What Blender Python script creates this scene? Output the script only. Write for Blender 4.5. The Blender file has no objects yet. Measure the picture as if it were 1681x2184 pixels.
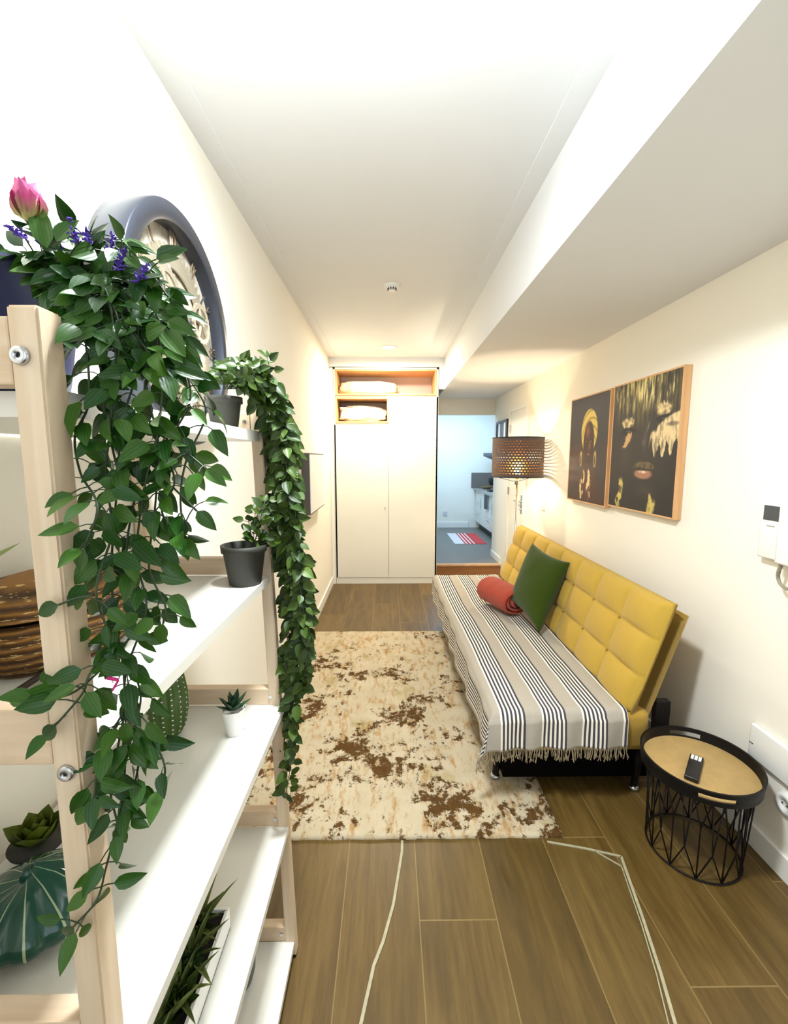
import bpy, bmesh, math, random
from mathutils import Vector, Matrix, noise
C = bpy.context.scene.collection
PI = math.pi

# ---------------------------------------------------------------- camera
F, PCX, PCY, HC = 940.0, 840.5, 1092.0, 1.43
PITCH, YAW = math.atan(117 / F), math.atan(10.5 / F)
cam_d = bpy.data.cameras.new('camera'); cam = bpy.data.objects.new('camera', cam_d); C.objects.link(cam)
cam_d.sensor_fit = 'HORIZONTAL'; cam_d.sensor_width = 36.0; cam_d.lens = 36.0 * F / 1681.0
cam_d.clip_start = 0.02; cam_d.clip_end = 60
cam.location = (0, 0, HC); cam.rotation_euler = (PI / 2 - PITCH, 0, -YAW)
bpy.context.scene.camera = cam
FW = Vector((math.sin(YAW) * math.cos(PITCH), math.cos(YAW) * math.cos(PITCH), -math.sin(PITCH)))
RT = Vector((math.cos(YAW), -math.sin(YAW), 0)); UP = RT.cross(FW)

def at(px, py, y):
    """world point at distance y down the room seen at a photo pixel"""
    d = RT * ((px - PCX) / F) - UP * ((py - PCY) / F) + FW
    return Vector((0, 0, HC)) + d * (y / d.y)

# ---------------------------------------------------------------- world, light, exposure
sc = bpy.context.scene
sc.view_settings.view_transform = 'Standard'; sc.view_settings.look = 'None'
sc.view_settings.gamma = 1; sc.view_settings.use_curve_mapping = False
sc.view_settings.exposure = 0.68
w = bpy.data.worlds.new('world'); sc.world = w; w.use_nodes = True
w.node_tree.nodes['Background'].inputs[0].default_value = (0.80, 0.88, 1.0, 1)
w.node_tree.nodes['Background'].inputs[1].default_value = 0.25

def light(name, kind, loc, power, col, rot=(0, 0, 0), size=0.2, size_y=None):
    d = bpy.data.lights.new(name, kind); d.energy = power; d.color = col
    if kind == 'AREA':
        d.size = size
        if size_y: d.shape = 'RECTANGLE'; d.size_y = size_y
    else: d.shadow_soft_size = size
    o = bpy.data.objects.new(name, d); o.location = loc; o.rotation_euler = rot; C.objects.link(o)
    return o
light('ceiling_lamp_light', 'AREA', (-0.06, 0.80, 2.425), 30, (0.93, 0.97, 1.0), size=0.20)
light('ceiling_lamp_glow', 'POINT', (-0.03, 0.86, 2.375), 12, (0.84, 0.93, 1.0), size=0.05)
light('spotlight_light', 'AREA', (0.0, 4.45, 2.45), 24, (1.0, 0.90, 0.72), size=0.16)
light('daylight_behind', 'AREA', (0.3, -1.6, 1.7), 10, (0.86, 0.93, 1.0), rot=(PI / 2, 0, 0), size=1.6, size_y=1.6)
light('kitchen_daylight', 'AREA', (1.0, 6.9, 2.35), 30, (0.42, 0.67, 1.0), size=0.9)

# ---------------------------------------------------------------- helpers
def obj(name, bm, mat=None, parent=None, smooth=False, kind=None):
    me = bpy.data.meshes.new(name)
    if isinstance(bm, bmesh.types.BMesh):
        bm.normal_update(); bm.to_mesh(me); bm.free()
    else: me = bm
    o = bpy.data.objects.new(name, me); C.objects.link(o)
    for m in (mat if isinstance(mat, (list, tuple)) else [mat]):
        if m: me.materials.append(m)
    if parent:
        o.parent = parent; o.matrix_parent_inverse = Matrix.Translation(parent.location).inverted() if parent.location.length else Matrix.Identity(4)
    if smooth:
        for p in me.polygons: p.use_smooth = True
    if kind: o['kind'] = kind
    return o
def tag(o, label, cat, group=None):
    o['label'] = label; o['category'] = cat
    if group: o['group'] = group
    return o
def thing(name, label, cat, loc=(0, 0, 0), group=None):
    o = bpy.data.objects.new(name, None); o.location = loc; o.empty_display_size = 0.05; C.objects.link(o)
    return tag(o, label, cat, group)
def struct(name, bm, m): return obj(name, bm, m, kind='structure')
def B(): return bmesh.new()
def box(bm, x0, x1, y0, y1, z0, z1, bev=0.0):
    vs = [bm.verts.new(p) for p in ((x0,y0,z0),(x1,y0,z0),(x1,y1,z0),(x0,y1,z0),(x0,y0,z1),(x1,y0,z1),(x1,y1,z1),(x0,y1,z1))]
    fs = [bm.faces.new([vs[i] for i in q]) for q in ((3,2,1,0),(4,5,6,7),(0,1,5,4),(1,2,6,5),(2,3,7,6),(3,0,4,7))]
    if bev:
        es = list({e for f in fs for e in f.edges})
        bmesh.ops.bevel(bm, geom=es, offset=bev, segments=2, affect='EDGES', profile=0.6)
    return bm
def hexa(bm, bot, top):
    vs = [bm.verts.new(p) for p in bot + top]
    for q in ((3,2,1,0),(4,5,6,7),(0,1,5,4),(1,2,6,5),(2,3,7,6),(3,0,4,7)): bm.faces.new([vs[i] for i in q])
    return bm
def bx(*a, bev=0.0): return box(B(), *a, bev=bev)
def tube(bm, pts, r, seg=6, cap=True, r1=None):
    pts = [Vector(p) for p in pts]; rings = []
    n = len(pts)
    for i, p in enumerate(pts):
        d = (pts[min(i + 1, n - 1)] - pts[max(i - 1, 0)]).normalized()
        a = d.orthogonal().normalized() if i == 0 else (prev - d * prev.dot(d)).normalized()
        prev = a; b = d.cross(a)
        rr = r if r1 is None else r + (r1 - r) * i / max(n - 1, 1)
        rings.append([bm.verts.new(p + (a * math.cos(2*PI*k/seg) + b * math.sin(2*PI*k/seg)) * rr) for k in range(seg)])
    for i in range(n - 1):
        for k in range(seg):
            bm.faces.new((rings[i][k], rings[i][(k+1)%seg], rings[i+1][(k+1)%seg], rings[i+1][k]))
    if cap:
        bm.faces.new(list(reversed(rings[0]))); bm.faces.new(rings[-1])
    return bm
def lathe(bm, prof, c=(0, 0, 0), seg=32, fn=None, uvl=None):
    """prof: list of (radius, z); fn(angle, i) scales the radius"""
    c = Vector(c); rings = []
    for i, (r, z) in enumerate(prof):
        if r <= 1e-5: rings.append([bm.verts.new(c + Vector((0, 0, z)))]); continue
        rings.append([bm.verts.new(c + Vector((math.cos(2*PI*k/seg), math.sin(2*PI*k/seg), 0)) * r * (fn(2*PI*k/seg, i) if fn else 1) + Vector((0, 0, z))) for k in range(seg)])
    for a, b in zip(rings, rings[1:]):
        for k in range(seg):
            if len(a) == 1 and len(b) == 1: continue
            if len(a) == 1: bm.faces.new((a[0], b[(k+1)%seg], b[k]))
            elif len(b) == 1: bm.faces.new((a[k], a[(k+1)%seg], b[0]))
            else: bm.faces.new((a[k], a[(k+1)%seg], b[(k+1)%seg], b[k]))
    return bm
def smoothline(pts, n=6):
    pts = [Vector(p) for p in pts]; out = []
    P = [pts[0] * 2 - pts[1]] + pts + [pts[-1] * 2 - pts[-2]]
    for i in range(1, len(P) - 2):
        for k in range(n):
            t = k / n
            out.append(0.5 * ((2*P[i]) + (P[i+1]-P[i-1])*t + (2*P[i-1]-5*P[i]+4*P[i+1]-P[i+2])*t*t + (3*P[i]-P[i-1]-3*P[i+1]+P[i+2])*t**3))
    out.append(pts[-1]); return out

# ---------------------------------------------------------------- materials
def srgb(r, g, b):
    f = lambda c: (c/255/12.92) if c/255 <= 0.04045 else ((c/255+0.055)/1.055)**2.4
    return (f(r), f(g), f(b), 1)
class NT:
    def __init__(s, name):
        s.m = bpy.data.materials.new(name); s.m.use_nodes = True; s.t = s.m.node_tree
        s.b = s.t.nodes['Principled BSDF']
    def n(s, typ, **kw):
        x = s.t.nodes.new('ShaderNode' + typ)
        for k, v in kw.items():
            if k.startswith('i_'): x.inputs[k[2:].replace('_', ' ')].default_value = v
            else: setattr(x, k, v)
        return x
    def l(s, a, b): s.t.links.new(a, b)
    def math(s, op, a, b=None, c=None):
        x = s.n('Math', operation=op)
        for i, v in enumerate((a, b, c)):
            if v is None: continue
            if isinstance(v, (int, float)): x.inputs[i].default_value = v
            else: s.l(v, x.inputs[i])
        return x.outputs[0]
    def mix(s, fac, a, b):
        x = s.n('Mix', data_type='RGBA')
        for sock, v in ((x.inputs[0], fac), (x.inputs[6], a), (x.inputs[7], b)):
            if isinstance(v, (int, float, tuple)): sock.default_value = v
            else: s.l(v, sock)
        return x.outputs[2]
    def ramp(s, fac, stops):
        x = s.n('ValToRGB'); s.l(fac, x.inputs[0]); e = x.color_ramp.elements
        while len(e) < len(stops): e.new(0.5)
        for el, (p, c) in zip(e, stops): el.position = p; el.color = c
        return x.outputs[0]
    def coords(s, scale=(1, 1, 1), kind='Object'):
        tc = s.n('TexCoord'); mp = s.n('Mapping'); mp.inputs['Scale'].default_value = scale
        s.l(tc.outputs[kind], mp.inputs[0]); return mp.outputs[0]
    def noise(s, vec, scale, detail=4, rough=0.55, dist=0.0):
        x = s.n('TexNoise'); x.inputs['Scale'].default_value = scale; x.inputs['Detail'].default_value = detail
        x.inputs['Roughness'].default_value = rough; x.inputs['Distortion'].default_value = dist
        s.l(vec, x.inputs['Vector']); return x.outputs['Fac']
    def bump(s, h, strength=0.3, dist=0.01):
        x = s.n('Bump'); x.inputs['Strength'].default_value = strength; x.inputs['Distance'].default_value = dist
        s.l(h, x.inputs['Height']); s.l(x.outputs[0], s.b.inputs['Normal'])
    def col(s, v):
        if isinstance(v, tuple): s.b.inputs['Base Color'].default_value = v
        else: s.l(v, s.b.inputs['Base Color'])
def plain(name, c, rough=0.5, metal=0.0, var=0.06, scale=12, bump=0.0, spec=0.5, fine=None):
    t = NT(name); v = t.coords(); n = t.noise(v, scale)
    d = tuple(min(1, x * (1 - var)) for x in c[:3]) + (1,); u = tuple(min(1, x * (1 + var)) for x in c[:3]) + (1,)
    t.col(t.mix(n, d, u)); t.b.inputs['Roughness'].default_value = rough; t.b.inputs['Metallic'].default_value = metal
    t.b.inputs['Specular IOR Level'].default_value = spec
    if bump: t.bump(t.noise(v, fine or scale * 8), bump, 0.004)
    return t.m
def emis(name, c, s):
    t = NT(name); t.b.inputs['Base Color'].default_value = c; t.b.inputs['Emission Color'].default_value = c; t.b.inputs['Emission Strength'].default_value = s
    return t.m
def wood(name, a, b, axis='Z', scale=1.0, rough=0.55):
    t = NT(name); sc_ = {'X': (0.06, 1, 1), 'Y': (1, 0.06, 1), 'Z': (1, 1, 0.06)}[axis]
    v = t.coords(tuple(x * scale for x in sc_)); n = t.noise(v, 60, 5, 0.6, 0.4); n2 = t.noise(v, 14, 3)
    k = t.math('MULTIPLY_ADD', n, 0.6, t.math('MULTIPLY', n2, 0.4))
    t.col(t.ramp(k, [(0.3, a), (0.7, b)])); t.b.inputs['Roughness'].default_value = rough; t.bump(n, 0.08, 0.003)
    return t.m
M = {}
M['wall'] = plain('wall_paint', srgb(244, 239, 226), 0.9, var=0.015, scale=3, bump=0.04, spec=0.1)
M['ceil'] = plain('ceiling_paint', srgb(230, 232, 234), 0.9, var=0.01, scale=2, spec=0.1)
M['trim'] = plain('white_trim', srgb(240, 238, 230), 0.4, var=0.01)
M['lam'] = plain('white_laminate', srgb(228, 227, 218), 0.28, var=0.01, scale=6)
M['door'] = plain('white_door', srgb(240, 236, 222), 0.45, var=0.01)
M['pine'] = wood('pale_pine', srgb(204, 178, 144), srgb(228, 210, 184), 'Z')
M['pine_y'] = wood('pale_pine_rail', srgb(200, 172, 138), srgb(226, 206, 180), 'X')
M['oak'] = wood('oak_edging', srgb(200, 150, 100), srgb(226, 180, 128), 'Z')
M['step'] = wood('step_wood', srgb(140, 92, 50), srgb(178, 124, 74), 'X')
M['black'] = plain('black_metal', srgb(14, 12, 12), 0.5, 0.0, spec=0.25)
M['blackp'] = plain('black_plastic', srgb(16, 16, 18), 0.4)
M['dpot'] = plain('dark_plastic_pot', srgb(38, 38, 30), 0.6)
M['chrome'] = plain('steel', srgb(190, 192, 196), 0.25, 1.0)
M['whitep'] = plain('white_plastic', srgb(238, 238, 234), 0.35, var=0.01)
M['screen'] = plain('grey_screen', srgb(70, 74, 78), 0.25)
M['navy'] = plain('navy_pot', srgb(14, 26, 70), 0.5)
M['stem'] = plain('vine_stem', srgb(40, 62, 34), 0.5)
M['clock'] = plain('grey_clock_metal', srgb(62, 66, 76), 0.35, 0.5)
M['soil'] = plain('dark_soil', srgb(30, 22, 16), 0.95, bump=0.5)

def floor_mat():
    t = NT('oak_plank_tiles'); tc = t.n('TexCoord'); s = t.n('SeparateXYZ'); t.l(tc.outputs['Object'], s.inputs[0])
    W = 0.2416
    a = t.math('DIVIDE', t.math('SUBTRACT', s.outputs[0], 0.093 - W * 20), W); row = t.math('FLOOR', a); fx = t.math('FRACT', a)
    off = t.math('FRACT', t.math('MULTIPLY', row, 0.3819))
    b = t.math('DIVIDE', t.math('ADD', s.outputs[1], 3.0), 1.25); b2 = t.math('ADD', b, off); fy = t.math('FRACT', b2); ci = t.math('FLOOR', b2)
    ex = t.math('MINIMUM', fx, t.math('SUBTRACT', 1.0, fx)); ey = t.math('MINIMUM', fy, t.math('SUBTRACT', 1.0, fy))
    g = t.math('MAXIMUM', t.math('LESS_THAN', ex, 0.007), t.math('LESS_THAN', ey, 0.0016))
    cmb = t.n('CombineXYZ'); t.l(row, cmb.inputs[0]); t.l(ci, cmb.inputs[1])
    wn = t.n('TexWhiteNoise', noise_dimensions='2D'); t.l(cmb.outputs[0], wn.inputs['Vector'])
    v2 = t.n('CombineXYZ'); t.l(t.math('MULTIPLY_ADD', wn.outputs['Value'], 7.0, s.outputs[0]), v2.inputs[0])
    t.l(t.math('MULTIPLY', s.outputs[1], 0.09), v2.inputs[1])
    n1 = t.noise(v2.outputs[0], 55, 6, 0.65, 0.6); n2 = t.noise(v2.outputs[0], 9, 3, 0.5, 1.5)
    k = t.math('ADD', t.math('MULTIPLY', n1, 0.5), t.math('MULTIPLY_ADD', n2, 0.45, t.math('MULTIPLY', wn.outputs['Value'], 0.10)))
    c = t.ramp(k, [(0.28, srgb(56, 41, 12)), (0.50, srgb(88, 67, 27)), (0.72, srgb(114, 90, 44))])
    t.col(t.mix(g, c, srgb(128, 108, 64))); t.b.inputs['Roughness'].default_value = 0.42
    t.bump(n1, 0.06, 0.002); return t.m
M['floor'] = floor_mat()
M['kfloor'] = plain('grey_kitchen_floor', srgb(116, 112, 104), 0.5)

def rug_mat():
    t = NT('distressed_rug'); v = t.coords((1, 1, 1))
    big = t.noise(v, 3.4, 3, 0.5); fine = t.noise(v, 17, 9, 0.78, 0.3); vf = t.noise(t.coords((1.0, 0.35, 1)), 60, 6, 0.7)
    m = t.math('ADD', t.math('MULTIPLY', big, 0.44), t.math('MULTIPLY_ADD', fine, 0.58, t.math('MULTIPLY', vf, 0.16)))
    sy = t.n('SeparateXYZ'); t.l(v, sy.inputs[0]); m = t.math('ADD', m, t.math('MULTIPLY', t.math('SUBTRACT', 2.4, sy.outputs[1]), 0.018))
    cream = t.mix(t.noise(v, 7, 5, 0.6), srgb(172, 158, 128), srgb(208, 196, 170))
    cream = t.mix(t.ramp(t.noise(t.coords((1, 0.3, 1)), 34, 6, 0.7), [(0.50, (0,0,0,1)), (0.64, (1,1,1,1))]), cream, srgb(172, 138, 92))
    ol = t.ramp(t.noise(t.coords((1.3, 1, 1)), 3.1, 4, 0.6), [(0.58, (0,0,0,1)), (0.70, (0.55,0.55,0.55,1))])
    cream = t.mix(ol, cream, srgb(150, 132, 62))
    br = t.ramp(m, [(0.628, (0,0,0,1)), (0.646, (1,1,1,1))])
    dk = t.mix(t.noise(v, 40, 4), srgb(64, 44, 20), srgb(106, 76, 40))
    t.col(t.mix(br, cream, dk)); t.b.inputs['Roughness'].default_value = 0.95; t.b.inputs['Specular IOR Level'].default_value = 0.1
    t.bump(t.math('ADD', t.math('MULTIPLY', br, -0.5), t.noise(v, 160, 3)), 0.5, 0.005); return t.m
M['rug'] = rug_mat()

def fabric(name, c, var=0.12, sc_=500, bump=0.35):
    t = NT(name); v = t.coords(); wv = t.noise(v, sc_, 2, 0.7); n = t.noise(v, 22, 4)
    d = tuple(x * (1 - var) for x in c[:3]) + (1,); u = tuple(min(1, x * (1 + var)) for x in c[:3]) + (1,)
    t.col(t.mix(t.math('ADD', t.math('MULTIPLY', wv, 0.6), t.math('MULTIPLY', n, 0.4)), d, u))
    t.b.inputs['Roughness'].default_value = 0.95; t.b.inputs['Specular IOR Level'].default_value = 0.1
    t.b.inputs['Sheen Weight'].default_value = 0.15; t.bump(wv, bump, 0.002); return t.m
M['yellow'] = fabric('mustard_fabric', srgb(184, 151, 62))
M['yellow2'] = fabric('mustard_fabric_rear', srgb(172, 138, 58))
M['green'] = fabric('green_fabric', srgb(50, 66, 14), bump=0.2)
M['coral'] = fabric('coral_fleece', srgb(160, 68, 50), 0.2, 160, 0.8)
M['bed1'] = fabric('cream_bedding', srgb(232, 216, 176), 0.05, 60, 0.3)
M['bed2'] = fabric('white_bedding', srgb(244, 240, 228), 0.04, 40, 0.5)

def throw_mat():
    t = NT('striped_cotton'); uv = t.n('UVMap'); uv.uv_map = 'uv'; s = t.n('SeparateXYZ'); t.l(uv.outputs[0], s.inputs[0])
    u = t.math('ADD', s.outputs[0], 1.71)
    g = t.math('FRACT', t.math('DIVIDE', u, 0.171)); inb = t.math('LESS_THAN', g, 0.60)
    ln = t.math('FRACT', t.math('DIVIDE', t.math('MULTIPLY', g, 0.171), 0.0171)); dark = t.math('GREATER_THAN', ln, 0.48)
    weave = t.noise(t.coords((1, 1, 1)), 420, 2, 0.7)
    base = t.mix(weave, srgb(148, 140, 126), srgb(190, 182, 168)); wh = t.mix(weave, srgb(226, 218, 200), srgb(246, 240, 226)); dk = t.mix(weave, srgb(44, 42, 50), srgb(92, 88, 92))
    c = t.mix(inb, base, t.mix(dark, wh, dk)); t.col(c)
    t.b.inputs['Roughness'].default_value = 0.95; t.b.inputs['Specular IOR Level'].default_value = 0.1; t.bump(weave, 0.3, 0.002); return t.m
M['throw'] = throw_mat(); M['fringe'] = plain('fringe_yarn', srgb(150, 134, 104), 0.9, var=0.4, scale=90)

def leaf_mat(name, dark, mid, light_, veins=3.0, rough=0.3):
    t = NT(name); uv = t.n('UVMap'); uv.uv_map = 'uv'; s = t.n('SeparateXYZ'); t.l(uv.outputs[0], s.inputs[0])
    au = t.math('ABSOLUTE', s.outputs[0]); vein = t.math('ABSOLUTE', t.math('SINE', t.math('MULTIPLY', au, veins * PI)))
    st = t.math('GREATER_THAN', vein, 0.93); n = t.noise(t.coords(), 24, 3)
    c = t.mix(n, dark, mid); rnd = t.n('Attribute', attribute_name='tint'); c = t.mix(rnd.outputs['Fac'], c, light_)
    c = t.mix(t.math('MULTIPLY', st, 0.14), c, light_); t.col(c)
    t.b.inputs['Roughness'].default_value = rough + 0.06; t.b.inputs['Specular IOR Level'].default_value = 0.35; t.bump(vein, 0.10, 0.001); return t.m
M['leaf'] = leaf_mat('glossy_leaf', srgb(10, 42, 10), srgb(26, 78, 14), srgb(96, 142, 44))
M['leaf2'] = leaf_mat('ivy_leaf', srgb(24, 44, 8), srgb(42, 68, 16), srgb(96, 122, 40), 2.0, 0.4)
M['succ'] = leaf_mat('succulent_leaf', srgb(28, 56, 40), srgb(50, 86, 60), srgb(90, 120, 70), 1.0, 0.5)
M['agave'] = leaf_mat('grass_leaf', srgb(44, 60, 20), srgb(84, 104, 40), srgb(170, 180, 110), 1.0, 0.45)

def basket_mat():
    t = NT('woven_seagrass'); v = t.coords((1, 1, 1)); wv = t.n('TexWave'); wv.bands_direction = 'Z'; wv.inputs['Scale'].default_value = 26; wv.inputs['Distortion'].default_value = 2.5; wv.inputs['Detail'].default_value = 2
    t.l(v, wv.inputs[0]); n = t.noise(t.coords((1, 1, 6)), 60, 3)
    c = t.mix(wv.outputs['Fac'], srgb(64, 38, 10), srgb(150, 104, 44)); c = t.mix(t.math('GREATER_THAN', n, 0.63), c, srgb(214, 182, 116)); t.col(c)
    t.b.inputs['Roughness'].default_value = 0.7; t.bump(wv.outputs['Fac'], 0.8, 0.006); return t.m
M['basket'] = basket_mat()

# ---------------------------------------------------------------- structure
XL, XR, CZ, SZ, BX, WY = -0.645, 1.35, 2.49, 2.16, 0.60, 4.885
struct('floor', bx(XL - 0.1, XR + 0.1, -1.9, 5.25, -0.1, 0), M['floor'])
struct('ceiling', bx(XL - 0.1, BX + 0.02, -1.9, 5.6, CZ, CZ + 0.1), M['ceil'])
struct('ceiling_soffit', bx(BX, XR + 0.1, -1.9, 5.7, SZ, CZ + 0.1), M['ceil'])
struct('trim_1', bx(XL, XL + 0.075, -1.9, WY, CZ - 0.004, CZ), M['ceil'])
struct('trim_2', bx(BX - 0.075, BX, -1.9, WY, CZ - 0.004, CZ), M['ceil'])
struct('wall_left', bx(XL - 0.1, XL, -1.9, 5.6, -0.1, CZ + 0.1), M['wall'])
struct('wall_right', bx(XR, XR + 0.1, -1.9, 5.7, -0.1, SZ + 0.1), M['wall'])
struct('wall_back', bx(XL - 0.1, 0.60, 5.5, 5.6, -0.1, CZ), M['wall'])
struct('baseboard_left', bx(XL, XL + 0.013, -1.9, WY, 0, 0.085, bev=0.003), M['trim'])
struct('baseboard_right', bx(XR - 0.013, XR, -1.9, 4.28, 0, 0.085, bev=0.003), M['trim'])
struct('baseboard_hallway', bx(XR - 0.013, XR, 5.21, 5.69, 0.14, 0.22, bev=0.003), M['trim'])
# step up to the kitchen
struct('floor_step', bx(0.54, XR, 5.21, 5.24, 0, 0.118), M['step'])
struct('trim_4', box(bx(XL, BX, WY + 0.004, WY + 0.03, 2.392, CZ), 0.541, BX, WY + 0.004, WY + 0.03, SZ, 2.392), M['ceil'])
struct('trim_3', bx(0.54, XR, 5.195, 5.27, 0.118, 0.142, bev=0.004), M['oak'])
struct('floor_kitchen', bx(0.54, 3.4, 5.24, 8.05, 0.04, 0.14), M['kfloor'])
struct('wall_header', bx(0.60, XR + 0.1, 5.7, 5.78, 1.965, CZ + 0.1), M['wall'])
struct('wall_kitchen_back', bx(0.5, 3.4, 8.04, 8.14, 0, 2.8), M['wall'])
struct('wall_kitchen_right', bx(2.25, 2.35, 5.7, 8.04, 0, 2.8), M['wall'])
struct('wall_kitchen_left', bx(0.50, 0.60, 5.605, 8.04, 0, 2.6), M['wall'])
struct('wall_kitchen_front', bx(XR + 0.1, 2.3, 5.6, 5.7, 0, 2.8), M['wall'])
struct('ceiling_kitchen', bx(0.5, 2.4, 5.7, 8.1, 2.6, 2.7), M['ceil'])
struct('baseboard_kitchen', bx(0.5, 1.46, 8.022, 8.04, 0.14, 0.24, bev=0.003), M['trim'])

# door in the right wall
d0, d1, dz = 4.34, 4.90, 1.915
dr = struct('door_1', bx(XR - 0.012, XR + 0.001, d0, d1, 0.02, dz, bev=0.002), M['door'])
bm = B(); fw = 0.05
for a in ((d0 - fw, d0), (d1, d1 + fw)): box(bm, XR - 0.022, XR + 0.001, a[0], a[1], 0, dz + fw, bev=0.002)
box(bm, XR - 0.022, XR + 0.001, d0, d1, dz, dz + fw, bev=0.002)
obj('door_frame', bm, M['trim'], dr)
for z in (1.02, 1.70): obj('hinge', tube(B(), [(XR - 0.02, d1 - 0.005, z), (XR - 0.02, d1 - 0.005, z + 0.08)], 0.008, 8), M['chrome'], dr)
bm = B(); box(bm, XR - 0.018, XR - 0.010, 4.395, 4.435, 0.86, 1.05, bev=0.003)
tube(bm, [(XR - 0.015, 4.415, 0.985), (XR - 0.055, 4.415, 0.985), (XR - 0.058, 4.44, 0.985), (XR - 0.056, 4.53, 0.985)], 0.009, 8)
tube(bm, [(XR - 0.015, 4.415, 0.905), (XR - 0.028, 4.415, 0.905)], 0.012, 8)
obj('door_handle', bm, M['chrome'], dr)

# ---------------------------------------------------------------- ceiling fittings
t = thing('recessed_spotlight', 'small round recessed spotlight glowing warm in ceiling before the wardrobe', 'ceiling light', (0.0, 4.45, CZ))
obj('rim', lathe(B(), [(0.055, -0.004), (0.085, -0.006), (0.092, 0.0), (0.055, 0.0)], (0, 4.45, CZ), 32), M['whitep'], t, True)
obj('lens', lathe(B(), [(0, -0.003), (0.055, -0.003)], (0, 4.45, CZ), 32), emis('lit_lens', (1, 0.86, 0.62, 1), 14), t)
t = thing('smoke_detector', 'small white smoke detector with dark vents on the middle of the ceiling', 'smoke detector', (0.02, 2.89, CZ))
obj('body', lathe(B(), [(0, -0.034), (0.022, -0.034), (0.026, -0.018), (0.046, -0.014), (0.050, 0.0)], (0.02, 2.89, CZ), 32), M['whitep'], t, True)
bm = B()
for k in range(10):
    a = 2 * PI * k / 10; c = Vector((0.02 + 0.0255 * math.cos(a), 2.89 + 0.0255 * math.sin(a), CZ - 0.025)); tube(bm, [c - Vector((0, 0, 0.006)), c + Vector((0, 0, 0.006))], 0.004, 6)
obj('vent', bm, M['screen'], t)
t = thing('ceiling_lamp', 'round white flush ceiling lamp overhead near the camera', 'ceiling light', (-0.06, 0.80, CZ))
obj('base', lathe(B(), [(0.10, -0.02), (0.12, -0.02), (0.12, 0), (0, 0)], (-0.06, 0.80, CZ), 32), M['whitep'], t, True)

# ---------------------------------------------------------------- wardrobe
WX0, WX1, WT = -0.60, 0.535, 2.385
t = thing('wardrobe', 'tall white built-in wardrobe with two open oak-edged niches at top', 'wardrobe', (-0.03, WY, 0))
bm = B(); WB = 5.49
box(bm, WX0, WX0 + 0.018, WY, WB, 0.07, WT); box(bm, WX1 - 0.018, WX1, WY, WB, 0.0, WT); box(bm, WX0, WX1, WY, WB, WT - 0.018, WT)
box(bm, WX0, WX1, WB - 0.01, WB, 0.07, WT); box(bm, WX0 + .018, WX1 - .018, WY + 0.03, WB, 0.07, 0.09)
box(bm, WX0, WX1 - 0.018, WY + 0.02, WB, 2.075, 2.093); box(bm, -0.001, 0.017, WY + 0.02, WB, 0.09, 2.08); box(bm, WX0 + .018, 0, WY + 0.02, WB, 1.785, 1.80)
obj('body', bm, M['lam'], t)
obj('plinth', bx(WX0, 0.52, WY + 0.004, WY + 0.02, 0, 0.068), M['lam'], t)
obj('filler_strip', bx(XL + 0.002, WX0 - 0.004, WY + 0.004, WY + 0.02, 0.0, WT), M['trim'], t)
dl = obj('door', bx(WX0 + 0.001, -0.006, WY, WY + 0.018, 0.072, 1.782, bev=0.002), M['lam'], t)
obj('door', box(bx(-0.003, WX1 - 0.002, WY, WY + 0.018, 0.072, 1.782), -0.003 + 0.0, WX1 - 0.002, WY, WY + 0.018, 1.782, 2.078), M['lam'], t)
obj('knob', lathe(B(), [(0, -0.006), (0.007, -0.004), (0.007, 0.004), (0, 0.006)], (-0.045, WY - 0.004, 0.87), 12), M['chrome'], dl, True)
def niche(x0, x1, z0, z1):
    bm = B(); th = 0.017
    box(bm, x0, x0 + th, WY - 0.001, WB - 0.02, z0, z1); box(bm, x1 - th, x1, WY - 0.001, WB - 0.02, z0, z1)
    box(bm, x0 + th, x1 - th, WY - 0.001, WB - 0.02, z0, z0 + th); box(bm, x0 + th, x1 - th, WY - 0.001, WB - 0.02, z1 - th, z1)
    return bm
obj('niche', niche(WX0 + 0.02, WX1 - 0.02, 2.094, WT - 0.019), M['oak'], t)
obj('niche', niche(WX0 + 0.02, -0.004, 1.801, 2.074), M['oak'], t)
bk = plain('grey_niche_back', srgb(206, 190, 184), 0.8)
obj('niche_back', box(bx(WX0 + 0.038, WX1 - 0.038, 5.27, 5.28, 2.111, WT - 0.036), WX0 + 0.038, -0.022, 5.27, 5.28, 1.818, 2.057), bk, t)
def blob(cx, cy, cz, sx, sy, sz, seed, wr=0.10, flat=0.35):
    bm = B(); bmesh.ops.create_icosphere(bm, subdivisions=5, radius=1)
    for v in bm.verts:
        d = v.co.copy(); p = Vector([math.copysign(abs(q) ** 0.55, q) for q in d])
        nz = noise.fractal(d * 2.2 + Vector((seed, 0, 0)), 1, 2, 4) * wr
        p *= 1 + nz
        v.co = Vector((cx + p.x * sx, cy + p.y * sy, cz + max(p.z, -0.92) * sz))
    return bm
tag(obj('bedding_pack', blob(-0.24, 5.10, 2.185, 0.32, 0.14, 0.078, 3, 0.12), M['bed1'], smooth=True), 'cream folded bedding lying in the wide top niche of the wardrobe', 'bedding')
tag(obj('folded_duvet', blob(-0.30, 5.10, 1.905, 0.25, 0.14, 0.09, 8, 0.22), M['bed2'], smooth=True), 'white crumpled duvet stuffed in the small lower wardrobe niche', 'bedding')

# ---------------------------------------------------------------- left wall panel & clock
t = thing('wall_panel', 'white flat wall panel with dark edges on left wall behind hanging ivy', 'wall panel', (XL, 3.6, 1.0))
obj('frame', bx(XL, -0.585, 3.26, 3.98, 1.0, 1.46, bev=0.004), plain('dark_panel_edge', srgb(70, 64, 60), 0.5), t)
obj('face', bx(-0.586, -0.580, 3.268, 3.972, 1.012, 1.45), M['whitep'], t)

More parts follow.
